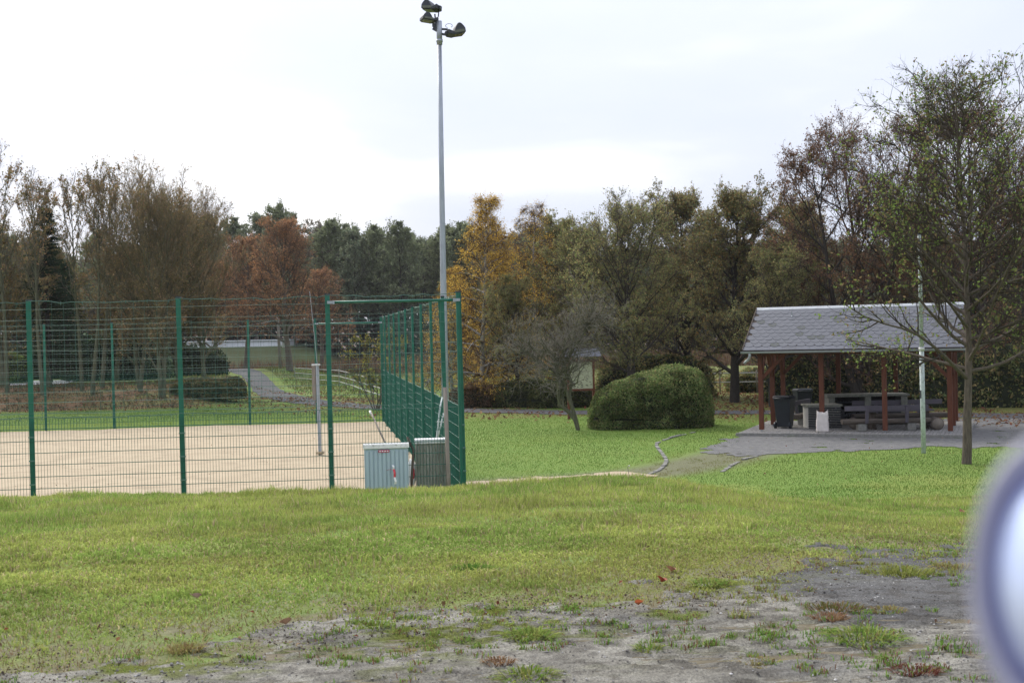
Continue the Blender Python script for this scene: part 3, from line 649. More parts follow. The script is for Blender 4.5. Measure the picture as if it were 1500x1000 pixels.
# boxes and poles leaning in the near corner
def pt(px, py, Y): return P(px, py, Y)
def cabinet(px0, px1, ptop, Y, dep, mt, lidm, label, name):
    a, b = pt(px0, ptop, Y), pt(px1, ptop, Y); c = (a + b) / 2; W = (b - a).length; hgt = c.z; root = empty(name, (c.x, c.y, 0.0), th); tag(root, label, 'cabinet')
    m = MB(); m.box((0, dep / 2, (hgt - .05) / 2), (W - .03, dep, hgt - .05)); m.build('body', mt, root, bevel=.01)
    m = MB(); m.prism([(-.03, hgt - .075), (dep + .03, hgt - .06), (dep + .03, hgt - .01), (dep * .5, hgt + .01), (-.03, hgt)], -W / 2, W / 2, 'x'); m.build('lid', lidm, root, bevel=.006)
    return root, W, hgt, dep
r1, W1, h1, d1 = cabinet(532, 599, 650, 21.2, .34, 'cabinet_blue', 'white_lid', 'pale blue ribbed box with a white lid and red sticker behind the near fence', 'storage_cabinet')
def ribs(root, W, h, mt, sp, dp=.012):
    n = int(W / sp)
    for i in range(n):
        x = -W / 2 + .03 + (i + .5) * (W - .06) / n; m = MB(); m.box((x, -.004, (h - .1) / 2), (sp * .62, dp * 2, h - .14)); m.build('rib', mt, root)
ribs(r1, W1, h1, 'cabinet_blue', .075)
r1b = G(628, 700, 0.6); r2, W2, h2, d2 = cabinet(607, 655, 643, 21.6, .32, 'cabinet_grey', 'white_lid', 'weathered grey box with a white lid beside the pale blue box in the fence corner', 'storage_cabinet')
ribs(r2, W2, h2, 'cabinet_grey', .06)
m = MB(); m.box((-W1 * .05, -.02, h1 - .12), (.19, .006, .045)); st = m.build('sticker', 'sticker', r1)
m = MB()
for i in range(4): m.box((-W1 * .05 - .065 + i * .043, -.0245, h1 - .12), (.026, .003, .018))
m.build('lettering', 'tape_white', st)
tp = empty('barrier_tape', (r1.location.x + .13, r1.location.y - .07, h1 - .45)); tag(tp, 'scrap of red and white barrier tape tied in front of the pale blue box', 'tape')
def strip(pts, wd, name, mt, par):
    m = MB(); v = []
    for x, y, z in pts: v += [(x - wd / 2, y, z), (x + wd / 2, y + .01, z)]
    m.add(v, [(2 * i, 2 * i + 1, 2 * i + 3, 2 * i + 2) for i in range(len(pts) - 1)]); m.add([(a, b + .004, c) for a, b, c in v], [(2 * i, 2 * i + 2, 2 * i + 3, 2 * i + 1) for i in range(len(pts) - 1)]); m.build(name, mt, par)
strip([(0, 0, .02), (.015, -.01, -.05), (.01, 0, -.12)], .035, 'strip', 'tape_red', tp); strip([(.01, 0, -.12), (.03, -.01, -.19), (.02, 0, -.24)], .035, 'strip', 'tape_white', tp)
strip([(-.12, 0, .005), (-.06, -.008, .02), (0, 0, .01)], .03, 'strip', 'tape_red', tp); strip([(-.01, 0, .01), (.0, -.008, .06), (-.02, 0, .09)], .03, 'strip', 'tape_white', tp)
def pole_between(name, pts, r, mt, label, cat, extra=None):
    base = Vector(pts[0]); o = empty(name, base); tag(o, label, cat); m = MB(); m.tube([Vector(p) - base for p in pts], r, 7); m.build('shaft', mt, o)
    if extra: extra(o, base)
    return o
pole_between('leaning_stick', [pt(566, 652, 21.7), pt(543, 603, 22.6)], .017, 'weathered_wood', 'thin pale stick leaning out from behind the pale blue box over the sand', 'stick', lambda o, b: (lambda m: (m.tube([pt(545, 608, 22.52) - b, pt(542, 602, 22.62) - b], .022, 7), m.build('grip', 'white_lid', o)))(MB()))
pole_between('crooked_stick', [Vector((pt(603, 712, 21.25).x, 21.25, .35)), pt(603, 700, 21.25), pt(605, 672, 21.25), pt(606, 660, 21.3), pt(601, 650, 21.35), pt(597, 640, 21.4)], .024, 'dark_wood', 'dark crooked branch stuck between the two boxes', 'stick')
pole_between('wooden_stake', [Vector((pt(657, 712, 21.15).x, 21.15, .3)), pt(657, 700, 21.15), pt(652, 567, 21.2)], .036, 'weathered_wood', 'weathered brown wooden stake standing beside the grey box at the fence corner', 'stake')
def bit(o, b):
    m = MB(); m.tube([pt(640, 617, 22.1) - b, pt(650, 618, 22.1) - b], .012, 6); m.build('crosspiece', 'white_lid', o)
pole_between('white_pole', [pt(639, 645, 22.0), pt(645, 595, 22.1), pt(648, 582, 22.2)], .015, 'pale_steel', 'longer of two thin whitish poles rising behind the grey box', 'pole')
pole_between('white_pole', [pt(641, 642, 22.1), pt(650, 605, 22.1)], .015, 'pale_steel', 'shorter whitish pole with a crosspiece behind the grey box', 'pole', bit)
g = pt(603, 692, 21.9); o = empty('plastic_bag', (g.x, g.y, g.z - .2)); tag(o, 'crumpled white and pink plastic bag seen in the gap between the two boxes', 'bag')
def lump(name, mt, par, r, loc=(0, 0, 0), seed=1, sub=3, amp=.25, fr=3.0):
    import bmesh
    bm = bmesh.new(); bmesh.ops.create_icosphere(bm, subdivisions=sub, radius=1); rd = random.Random(seed); ox = rd.uniform(0, 90)
    from mathutils import noise
    for v in bm.verts:
        k = 1 + amp * noise.noise(v.co * fr + Vector((ox, 0, 0))); v.co = Vector((v.co.x * r[0], v.co.y * r[1], v.co.z * r[2])) * k
    for f in bm.faces: f.smooth = True
    me = bpy.data.meshes.new(name); bm.to_mesh(me); bm.free(); me.materials.append(MAT[mt]); return link(name, me, par, loc)
lump('bag_body', 'tape_white', o, (.09, .07, .24), (0, 0, .2), 3); lump('bag_print', 'tape_red', o, (.03, .02, .10), (.03, -.06, .2), 5)

# ------------------------------------------------------------------ floodlight mast
b0 = G(652.5, 622, 0); mY = 27.0; bx = P(653, 660, mY); tx = P(643.3, 38, mY)
mast = empty('floodlight_mast', (bx.x, mY, 0)); tag(mast, 'tall grey galvanised mast with three floodlights on top, beside the court corner', 'floodlight mast')
top = Vector((tx.x - bx.x, 0, tx.z)); m = MB(); m.tube([(0, 0, -.2), top * .33, top * .66, top], [.088, .073, .058, .046], 12); m.build('pole', 'galvanised', mast)
m = MB(); m.box((0, -.085, .9), (.09, .03, .35)); m.build('hatch', 'galvanised', mast, bevel=.005)
m = MB(); m.tube([top + Vector((0, 0, -.42)), top + Vector((0, 0, .10))], .062, 12); m.tube([top + Vector((0, 0, -.36)), top + Vector((0, 0, -.30))], .072, 12); m.build('collar', 'galvanised', mast)
def mp(px, py, dy=0.0): p = P(px, py, mY + dy); return Vector((p.x - bx.x, dy, p.z))
m = MB(); m.tube([mp(641, 42), mp(638, 33), mp(637, 21)], .018, 6); m.tube([mp(637, 44), mp(641, 26)], .028, 6); m.beam(mp(636, 45), mp(641, 36), .06, .10); m.tube([mp(642, 25), mp(643, 14)], .014, 6); m.box(mp(635.5, 37), (.07, .08, .07)); m.build('bracket', 'dark_steel', mast)
m = MB(); m.beam(mp(646, 43), mp(656, 43.5), .04, .04); m.beam(mp(646, 50), mp(658, 52), .04, .045); m.build('bracket', 'dark_steel', mast)
m = MB(); c0 = mp(657.5, 37.5); m.tube([c0 + Vector((math.cos(a) * .075, .03, math.sin(a) * .045 + .0)) for a in np.linspace(-.9, 4.3, 14)], .007, 5); m.build('cable', 'galvanised', mast)
def floodlight(c, L_, Hh, D_, yaw, tilt, flip):
    """housing: humped back over a flat glass, ballast box behind"""
    root = mast; s = flip
    prof = [(-L_ * .5, 0)] + [(-L_ * .5 + L_ * .66 * (i / 8), Hh * (.18 + .82 * math.sin(math.pi * min(1, (i + .6) / 8.6)) ** .8)) for i in range(9)] + [(L_ * .5, Hh * .52), (L_ * .5, Hh * .05), (L_ * .2, -Hh * .12)]
    prof = [(u * s, v) for u, v in prof]
    if s < 0: prof = prof[::-1]
    m = MB(); m.prism(prof, -D_ / 2, D_ / 2, 'y'); o = m.build('floodlight', 'dark_steel', root, c, (0, tilt, yaw), bevel=.012)
    g_ = MB(); g_.box((-L_ * .12 * s, 0, -Hh * .06), (L_ * .62, D_ * .84, .02)); g_.build('glass', 'lamp_glass', o)
    g_ = MB(); g_.box((-L_ * .12 * s, -D_ / 2 - .006, Hh * .16), (L_ * .60, .014, Hh * .26)); g_.build('front_glass', 'lamp_glass', o)
    g_ = MB(); g_.box((L_ * .56 * s, 0, Hh * .25), (L_ * .12, D_ * .35, Hh * .4)); g_.build('ballast_box', 'dark_steel', o, bevel=.01)
    return o
floodlight(mp(632, 15), .36, .20, .34, R(-18), R(6), 1)
floodlight(mp(628, 31), .34, .16, .30, R(20), R(5), 1)
floodlight(mp(668, 51), .38, .22, .36, R(16), R(-10), -1)

# slim flagpole by the pavilion
fb = G(1353, 664, .02); root = empty('flagpole', (fb.x, fb.y, 0.02)); tag(root, 'slim pale green-grey flagpole on the grass in front of the pavilion', 'flagpole')
ft = P(1346.5, 345, fb.y); fm = P(1350, 512, fb.y); D1 = Vector((ft.x - fb.x, 0, ft.z)); 
m = MB(); m.tube([(0, 0, -.1), Vector((fm.x - fb.x, 0, fm.z))], .060, 12); m.build('sleeve', 'pale_steel', root)
m = MB(); m.tube([Vector((fm.x - fb.x, 0, fm.z)), D1], [.050, .042], 10); m.build('pole', 'pale_steel', root)
m = MB(); m.tube([Vector((fm.x - fb.x, 0, fm.z - .05)), Vector((fm.x - fb.x, 0, fm.z + .04))], .072, 12); m.build('collar', 'white_lid', root)
m = MB(); m.tube([D1, D1 + Vector((0, 0, .06))], [.05, .02], 10); m.build('finial', 'dark_steel', root)
m = MB(); base_ = Vector((fm.x - fb.x, 0, fm.z)); m.tube([base_ + (D1 - base_) * t + Vector((math.cos(t * 110) * .047, math.sin(t * 110) * .047, 0)) for t in np.linspace(0, .98, 210)], .009, 4); m.build('halyard', 'white_tape', root)
m = MB(); m.box((-.055, -.03, 1.5), (.02, .03, .2)); m.build('cleat', 'dark_steel', root)

# blurred round mirror close to the lens, on a stalk down to the ground
mc = P(1556, 850, .22); root = empty('round_mirror', (mc.x, mc.y, Hs(mc.x, mc.y))); tag(root, 'blurred round mirror with a grey rim and a bright bluish face at the right edge', 'mirror')
zc = mc.z - Hs(mc.x, mc.y); yaw = math.atan2(mc.x, mc.y)
mat('rim_grey', (.40, .40, .48), .35, var=.2, scale=18); mat('rim_blue', (.10, .11, .26), .3, scale=40, color2=(.26, .27, .42)); mat('mirror_sky_paint', (.80, .88, 1.0), .3, color2=(.50, .62, .95), scale=22, metal=.25)  # bluish white of the mirror face stands in for reflected sky
def disc(rx, rz, y, prof, name, mt, par):
    m = MB(); n = 48; vs = []
    for (k, yy) in prof:
        for j in range(n): t = 2 * math.pi * j / n; vs.append((math.cos(t) * rx * k * .524, (y + yy) * .524, math.sin(t) * rz * k * .524))
    m.add(vs, [(i * n + j, i * n + (j + 1) % n, (i + 1) * n + (j + 1) % n, (i + 1) * n + j) for i in range(len(prof) - 1) for j in range(n)] + [tuple((len(prof) - 1) * n + j for j in range(n)), tuple(range(n - 1, -1, -1))], True)
    return m.build(name, mt, par, (0, 0, zc), (R(-16), 0, -yaw))
hd = disc(.0300, .0515, 0, [(.2, .035), (.6, .030), (.88, .018), (1.0, .002), (.99, -.004), (.93, -.007), (.88, -.004)], 'housing', 'rim_grey', root)
disc(.0246, .0430, 0, [(.5, .01), (1.0, .004), (1.0, -.005), (.9, -.007), (.80, -.003)], 'inner_ring', 'rim_blue', root)
disc(.0208, .0365, -.0, [(.4, .008), (1.0, .004), (1.0, -.003), (.95, -.006), (.85, -.009), (.65, -.013), (.4, -.0155), (.15, -.0165)], 'mirror_face', 'mirror_sky_paint', root)
m = MB(); m.tube([(0.006, .007, zc - .024), (.010, .010, zc - .3), (.012, .014, 0)], .004, 10); m.tube([(.012, .014, 0), (.012, .014, .012)], .06, 16); m.build('stalk', 'dark_steel', root)
# ------------------------------------------------------------------ pavilion (local frame: x along the ridge, y to the back)
PA = R(-22); GZ = .10
ps = G(1116, 632, GZ); pav = empty('picnic_pavilion', (ps.x, ps.y, GZ), PA); tag(pav, 'open picnic pavilion with red-brown timber posts and a slate roof', 'pavilion')
PL, PD, LB = 5.48, 4.0, 1.826
EAV, RID, OV, OE = 2.42, 3.80, .44, .46
def pv(name, m, mt, par=None, **k): return m.build(name, mt, par or pav, **k)
posts = [(i * LB, 0) for i in range(4)] + [(i * LB, PD) for i in range(4)] + [(0, PD / 2), (PL, PD / 2)]
pm = MB(); pm.box((0, 0, 1.22), (.14, .14, 2.30)); pme = pm.mesh('post', 'red_timber'); sm_ = MB(); sm_.box((0, 0, .035), (.03, .03, .10)); sm_.box((0, 0, .06), (.11, .11, .012)); sme = sm_.mesh('post_shoe', 'galvanised')
for x, y in posts:
    p = link('post', pme, pav, (x, y, 0)); link('post_shoe', sme, p)
for y in (0, PD):
    m = MB(); m.box((PL / 2, y, EAV + .02), (PL + 2 * OV - .1, .14, .16)); pv('eave_beam', m, 'red_timber')
for x in (0, PL):
    m = MB(); m.box((x, PD / 2, EAV - .01), (.13, PD + .4, .15)); pv('tie_beam', m, 'red_timber')
    for y0, sy in ((0, 1), (PD, -1), (PD / 2, 1), (PD / 2, -1)):
        m = MB(); m.beam((x, y0 + .05 * sy, 1.65), (x, y0 + .72 * sy, EAV - .05), .10, .10); pv('brace', m, 'red_timber')
for y in (0, PD):
    for x0, sx in ((0, 1), (PL, -1)):
        m = MB(); m.beam((x0 + .05 * sx, y, 1.65), (x0 + .75 * sx, y, EAV - .05), .10, .10, (0, 0, 1)); pv('brace', m, 'red_timber')
slope = math.atan2(RID - EAV - .1, PD / 2 + OE); SL = math.hypot(RID - EAV - .1, PD / 2 + OE)
def roof_pt(side, s, u, h=0):          # s up the slope from the eave, side -1 front, +1 back
    yy = (-OE + s * math.cos(slope)); zz = EAV + .10 + s * math.sin(slope)
    y = yy if side < 0 else PD - yy; ny = -math.sin(slope) * (1 if side < 0 else -1)
    return Vector((u, y + ny * h, zz + math.cos(slope) * h))
for side in (-1, 1):
    m = MB(); x0, x1 = -OV, PL + OV
    a, b, c, d = roof_pt(side, 0, x0), roof_pt(side, 0, x1), roof_pt(side, SL, x1), roof_pt(side, SL, x0); t = Vector((0, 0, -.05))
    m.add([a, b, c, d, a + t, b + t, c + t, d + t], [(0, 1, 2, 3), (7, 6, 5, 4), (0, 4, 5, 1), (1, 5, 6, 2), (3, 2, 6, 7), (0, 3, 7, 4)] if side < 0 else [(3, 2, 1, 0), (4, 5, 6, 7), (1, 5, 4, 0), (2, 6, 5, 1), (7, 6, 2, 3), (4, 7, 3, 0)]); pv('roof_boards', m, 'dark_wood')
    for i in range(8):
        x = i * PL / 7; m = MB(); m.beam(roof_pt(side, .05, x, -.12), roof_pt(side, SL - .03, x, -.12), .07, .12, (0, 0, 1)); pv('rafter', m, 'red_timber')
    for x in (x0 - .012, x1 + .012):
        m = MB(); m.beam(roof_pt(side, -.02, x, -.04), roof_pt(side, SL, x, -.04), .03, .16); pv('barge_board', m, 'dark_wood')
# slates: rounded scale slates, one object each on the front slope
def slate_mesh(wd, ln, nm):
    m = MB(); top = [(-wd / 2, ln), (wd / 2, ln)]; low = []
    for i in range(7):
        t = i / 6; low.append((wd / 2 - t * wd, .02 + ln * .34 * (abs(2 * (t - .42)) ** 2.2) * (.9 if t > .42 else .55)))
    poly = [top[0]] + [top[1]] + low; n = len(poly); th_ = .009
    up = [(x, y, th_ + .010 * (1 - y / ln)) for x, y in poly]; dn = [(x, y, .010 * (1 - y / ln)) for x, y in poly]
    m.add(up + dn, [tuple(range(n))[::-1], tuple(range(n, 2 * n))] + [(i, (i + 1) % n, (i + 1) % n + n, i + n) for i in range(n)])
    return m.mesh('slate', nm)
SW, EX = .262, .218
sl_m = [slate_mesh(SW * 1.03, EX * 1.55, k_) for k_ in ('slate', 'slate2', 'mossy_slate')]
rowsn = int((SL - .16) / EX); colsn = int((PL + 2 * OV) / SW) + 1
Mrot = {}
extra = MB()
for side in (-1, 1):
    ca = slope if side < 0 else -slope
    for r_ in range(rowsn):
        for c_ in range(colsn):
            u = -OV + c_ * SW + (SW / 2 if r_ % 2 else 0) + SW * .5
            if u > PL + OV - SW * .35: continue
            s_ = .14 + r_ * EX + .045 * ((u + OV) / SW * .28 % 1.0) * 0 + random.uniform(-.004, .004); p = roof_pt(side, s_, u, .004 + random.uniform(0, .003))
            if side < 0:
                o = link('slate', sl_m[random.choices((0, 1, 2), (.68, .28, .04))[0]], pav, p, (slope, random.uniform(-.01, .01), random.uniform(-.012, .012)))
            else:
                M_ = Matrix.Translation(p) @ Matrix.Rotation(math.pi, 4, 'Z') @ Matrix.Rotation(slope, 4, 'X'); mm = sl_m[0]
                extra.add([M_ @ v.co for v in mm.vertices], [tuple(f.vertices) for f in mm.polygons])
o = pv('slates', extra, 'slate'); o['kind'] = 'stuff'
# eave course of long slates, ridge cap, gutter
for i in range(16):
    x = -OV + (i + .5) * (PL + 2 * OV) / 16; m = MB(); w_ = (PL + 2 * OV) / 16 - .006; a = roof_pt(-1, -.03, x, .012); b = roof_pt(-1, .20, x, .010); m.beam(a, b, w_, .010, (0, -math.sin(slope), math.cos(slope))); pv('eave_slate', m, 'slate')
m = MB(); m.beam(roof_pt(-1, SL - .16, -OV - .02) + Vector((0, 0, .03)) * 0 + Vector((0, 0, 0)), roof_pt(-1, SL - .16, -OV - .02) + Vector((.001, 0, 0)), .01, .01)
m = MB(); y0 = PD / 2; zr = roof_pt(-1, SL, 0).z
dxr = PL + OV + .02
for k in range(6):
    xa = -OV - .02 + k * (dxr + OV + .02) / 6; xb = xa + (dxr + OV + .02) / 6 - .004; mm = MB(); hr = .14
    prof = [(y0 - hr * math.cos(slope), zr - hr * math.sin(slope) + .03), (y0, zr + .045), (y0 + hr * math.cos(slope), zr - hr * math.sin(slope) + .03), (y0 + hr * math.cos(slope), zr - hr * math.sin(slope) + .018), (y0, zr + .03), (y0 - hr * math.cos(slope), zr - hr * math.sin(slope) + .018)]
    mm.prism(prof, xa, xb, 'x'); pv('ridge_cap', mm, 'zinc')
m = MB(); gy, gz = -OE - .075, EAV + .055; prof = [(gy + math.cos(a) * .062, gz + math.sin(a) * .062) for a in np.linspace(math.pi, 2 * math.pi, 9)]; prof += [(gy + math.cos(a) * .054, gz + math.sin(a) * .054) for a in np.linspace(2 * math.pi, math.pi, 9)]
m.prism(prof, -OV - .05, PL + OV + .05, 'x'); gut = pv('gutter', m, 'zinc')
m = MB(); m.tube([(-OV + .22, gy, gz - .05), (-OV + .22, gy, gz - .14), (-OV + .17, gy + .05, gz - .24), (-OV + .08, gy + .12, gz - .30), (-OV + .02, gy + .12, gz - .36)], .04, 10); m.build('gutter_spout', 'zinc', gut)
m = MB(); p = roof_pt(-1, SL * .80, .75, .02); m.beam(p, p + Vector((0, -.02, .14)), .03, .02); m.beam(p, p + Vector((0, -.09, -.04)), .03, .012); pv('snow_hook', m, 'zinc')
# cobbled floor: cobbles as one stuff part, edging stones singly
slab = MB(); slab.box((PL / 2 - .08, PD / 2 - .15, -.06), (PL + 1.1, PD + 1.5, .11)); fl_ = tag(slab.build('pavilion_floor', 'granite', None, (ps.x, ps.y, GZ), (0, 0, PA)), kind='structure')
cb_ = MB(); x0, x1, y0, y1 = -.62, PL + .40, -.78, PD + .5; s_ = .108
nx_, ny_ = int((x1 - x0) / s_), int((y1 - y0) / s_)
for i in range(nx_):
    for j in range(ny_):
        if j > 34: continue
        cx = x0 + (i + .5) * s_ + random.uniform(-.006, .006); cy = y0 + (j + .5) * s_ + random.uniform(-.006, .006); h_ = .006 + random.uniform(0, .008); w2 = s_ * .43; vs = [(cx - w2, cy - w2, -.02), (cx + w2, cy - w2, -.02), (cx + w2, cy + w2, -.02), (cx - w2, cy + w2, -.02)]; k = .75
        vs += [(cx - w2 * k, cy - w2 * k, h_), (cx + w2 * k, cy - w2 * k, h_), (cx + w2 * k, cy + w2 * k, h_), (cx - w2 * k, cy + w2 * k, h_)]
        cb_.add(vs, ((4, 5, 6, 7), (0, 1, 5, 4), (1, 2, 6, 5), (2, 3, 7, 6), (3, 0, 4, 7)))
o = cb_.build('cobblestones', 'cobble', fl_); o['kind'] = 'stuff'
em = MB(); em.box((0, 0, 0), (.21, .12, .15)); ems = em.mesh('edging_stone', 'granite')
for i in range(int((x1 - x0) / .222)): link('edging_stone', ems, fl_, (x0 + .11 + i * .222, y0 - .075, -.045 + random.uniform(-.006, .006)), (0, 0, random.uniform(-.03, .03)))
for j in range(int((y1 - y0) / .222)): link('edging_stone', ems, fl_, (x1 + .075, y0 + .11 + j * .222, -.045 + random.uniform(-.006, .006)), (0, 0, R(90) + random.uniform(-.03, .03)))

PM = Matrix.Translation((ps.x, ps.y, GZ)) @ Matrix.Rotation(PA, 4, 'Z')
def L2W(x, y, z=0): return PM @ Vector((x, y, z))
def on_floor(px, py):  # local floor position seen at a pixel
    g = G(px, py, GZ); q = PM.inverted() @ g; return q.x, q.y
# wheelie bins
def bin_(px, py, label, rz):
    x, y = on_floor(px, py); wpt = L2W(x, y, .012); o = empty('wheelie_bin', wpt, rz); tag(o, label, 'bin', 'black wheelie bins')
    m = MB(); a = [(-.20, -.22), (.20, -.22), (.20, .20), (-.20, .20)]; b = [(-.27, -.29), (.27, -.29), (.27, .28), (-.27, .28)]
    vs = [(x_, y_, .04) for x_, y_ in a] + [(x_, y_, .93) for x_, y_ in b]; m.add(vs, ((3, 2, 1, 0), (4, 5, 6, 7), (0, 1, 5, 4), (1, 2, 6, 5), (2, 3, 7, 6), (3, 0, 4, 7))); m.box((0, 0, .93), (.58, .60, .04)); m.box((0, -.235, .45), (.30, .05, .5)); m.build('body', 'bin_plastic', o, bevel=.02)
    m = MB(); m.add([(-.30, -.32, .955), (.30, -.32, .955), (.30, .34, .985), (-.30, .34, .985), (-.24, -.24, 1.015), (.24, -.24, 1.015), (.24, .28, 1.035), (-.24, .28, 1.035)], ((3, 2, 1, 0), (4, 5, 6, 7), (0, 1, 5, 4), (1, 2, 6, 5), (2, 3, 7, 6), (3, 0, 4, 7))); l_ = m.build('lid', 'bin_plastic', o, bevel=.02)
    m = MB(); m.tube([(-.25, .38, .95), (.25, .38, .95)], .018, 8); m.beam((-.2, .27, .95), (-.2, .38, .95), .03, .03); m.beam((.2, .27, .95), (.2, .38, .95), .03, .03); m.build('handle', 'bin_plastic', o)
    for sx in (-.24, .24):
        m = MB(); m.tube([(sx - .03, .22, .1), (sx + .03, .22, .1)], .10, 16); wh = m.build('wheel', 'bin_plastic', o); m = MB(); m.tube([(sx - .034, .22, .1), (sx + .034, .22, .1)], .05, 12); m.build('hub', 'dark_steel', wh)
bin_(1150, 627, 'black wheelie bin standing at the left end of the pavilion, nearer of the two', R(150))
bin_(1176, 612, 'black wheelie bin behind the first one, partly hidden by a bench', R(185))
# log benches: half log seat on stone blocks, plank backrest on uprights
def log_bench(cx, cy, L_, rz, label, back=1, blocks=(.22, .78)):
    o = empty('log_bench', L2W(cx, cy, .012), PA + rz); tag(o, label, 'bench', 'log benches in the pavilion')
    m = MB(); n = 12; prof = [(math.cos(a) * .16, .33 + math.sin(a) * .13) for a in np.linspace(math.pi, 2 * math.pi, n)] + [(.15, .36), (-.15, .36)]
    m.prism(prof, -L_ / 2, L_ / 2, 'x'); sm2 = m.build('seat', 'log', o, bevel=.01)
    for t in blocks:
        m = MB(); m.box((-L_ / 2 + L_ * t, 0, .11), (.26, .26, .22)); m.build('stone_block', 'granite', o, bevel=.02)
    for t in (.27, .72):
        m = MB(); m.beam((-L_ / 2 + L_ * t, back * .13, .24), (-L_ / 2 + L_ * t, back * .22, .76), .10, .06); m.build('upright', 'bench_paint', o, bevel=.006)
    m = MB(); m.beam((-L_ / 2 + .05, back * .18, .70), (L_ / 2 - .1, back * .18, .70), .045, .15); m.build('backrest', 'bench_paint', o, bevel=.006)
    return o
x_, y_ = on_floor(1298, 631); log_bench(x_, y_, 2.65, R(21), 'front log bench with a grey plank backrest, between the second and fourth front posts', back=-1)
x_, y_ = on_floor(1318, 622); log_bench(x_, y_, 3.0, R(20), 'rear log bench reaching furthest right, its grey backrest just above the front one', back=1)
x_, y_ = on_floor(1168, 624); log_bench(x_ + .16, y_ + .92, 2.0, R(80), 'short log bench seen from its end beside the black bins', back=1, blocks=(.3, .75))
# round log ends lying under the benches
def round_log(x, y, r, L_, rz, label):
    o = empty('cut_log', L2W(x, y, r + .01), PA + rz); tag(o, label, 'log'); m = MB(); m.tube([(0, -L_ / 2, 0), (0, L_ / 2, 0)], r, 18); m.build('trunk', 'log', o); m = MB(); m.tube([(0, -L_ / 2 - .004, 0), (0, -L_ / 2 + .01, 0)], r * .86, 18); m.build('cut_face', 'weathered_wood', o)
round_log(5.0, 1.25, .19, .5, R(18), 'round log end lying at the right end of the benches'); round_log(2.6, 1.3, .17, .5, R(14), 'dark log end in the shade under the front bench')
# table between the benches
o = empty('picnic_table', L2W(3.9, 1.55, .012), PA + R(20)); tag(o, 'low dark wooden table between the two log benches', 'table')
for k in range(4): m = MB(); m.box((0, -.27 + k * .18, .56), (2.0, .165, .05)); m.build('plank', 'bench_paint', o, bevel=.005)
for sx in (-.8, .8): m = MB(); m.box((sx, 0, .26), (.14, .5, .53)); m.build('leg', 'dark_wood', o)
# dry-stone block with pale joints
bx_, by_ = on_floor(1209, 628); o = empty('stone_grill', L2W(bx_ - .16, by_ + .40, .012), PA + R(22)); tag(o, 'square block of thin dark slabs with pale mortar joints, behind the second front post', 'stone counter')
BW, BD, BH = 1.02, .80, .68
m = MB(); m.box((0, 0, BH / 2), (BW - .03, BD - .03, BH - .01)); m.build('mortar_core', 'mortar', o)
z = .02
while z < BH - .05:
    h_ = random.uniform(.032, .05)
    for face in (0, 1):
        x = -BW / 2 if face == 0 else -BD / 2; lim = BW / 2 if face == 0 else BD / 2
        while x < lim - .05:
            l_ = min(random.uniform(.18, .45), lim - x); m = MB()
            if face == 0: m.box((x + l_ / 2, -BD / 2 + .03, z + h_ / 2), (l_ - .016, .09, h_ - .004)); 
            else: m.box((BW / 2 - .03, x + l_ / 2, z + h_ / 2), (.09, l_ - .016, h_ - .004))
            m.build('stone_slab', 'dark_slab', o); x += l_
    z += h_ + .013
m = MB(); m.box((0, 0, BH + .03), (BW + .08, BD + .08, .06)); m.build('top_slab', 'concrete', o, bevel=.008)
# white sack in front of it
sx_, sy_ = on_floor(1203, 634); w_ = L2W(sx_ + .02, sy_ + .14, .012); o = empty('white_sack', w_, R(-10)); tag(o, 'crumpled white sack standing on the cobbles behind the second front post', 'sack')
import bmesh
bm = bmesh.new(); bmesh.ops.create_cube(bm, size=1); bmesh.ops.subdivide_edges(bm, edges=bm.edges[:], cuts=7, use_grid_fill=True)
from mathutils import noise as mnoise
for v in bm.verts:
    c = v.co.copy(); k = 1 - .10 * (c.z + .5) ** 2; v.co = Vector((c.x * .34 * k, c.y * .24 * k, (c.z + .5) * .58)); v.co += Vector([mnoise.noise(c * 5 + Vector((i * 9, 0, 0))) * .035 for i in range(3)])
    if c.z > .49: v.co.z += .06 * abs(c.x * 2) ** 2 + mnoise.noise(c * 9) * .04
    v.co.z = max(v.co.z, 0)
for f in bm.faces: f.smooth = True
me = bpy.data.meshes.new('sack_body'); bm.to_mesh(me); bm.free(); me.materials.append(MAT['sack']); link('sack_body', me, o)
# masonry barbecue at the back
o = empty('barbecue', L2W(2.75, 3.2, .012), PA + R(20)); tag(o, 'long masonry barbecue with two dark fire openings at the back of the pavilion', 'barbecue')
W_ = 2.5
for i, x in enumerate((-W_ / 2 + .1, 0.0, W_ / 2 - .1)): m = MB(); m.box((x, 0, .45), (.2, .8, .9)); m.build('pier', 'concrete', o, bevel=.01)
m = MB(); m.box((0, 0, .94), (W_ + .12, .9, .07)); m.build('top_slab', 'concrete', o, bevel=.01)
m = MB(); m.box((0, .37, .45), (W_ - .2, .05, .88)); m.build('back_panel', 'soot', o)
m = MB(); m.box((0, .0, .46), (W_ - .2, .72, .06)); m.build('hearth', 'dark_slab', o)
for i in range(5):
    for k in range(6): m = MB(); m.box((-W_ / 2 + .35 + k * .36 + (i % 2) * .1, -.34, .06 + i * .075), (.32, .06, .06)); m.build('stone_slab', 'dark_slab', o)
for x in (-.55, .6):
    m = MB(); 
    for k in range(9): m.tube([(x - .36 + k * .09, -.3, .72), (x - .36 + k * .09, .3, .72)], .008, 4)
    m.tube([(x - .4, -.3, .72), (x + .4, -.3, .72)], .01, 4); m.build('grate', 'dark_steel', o)

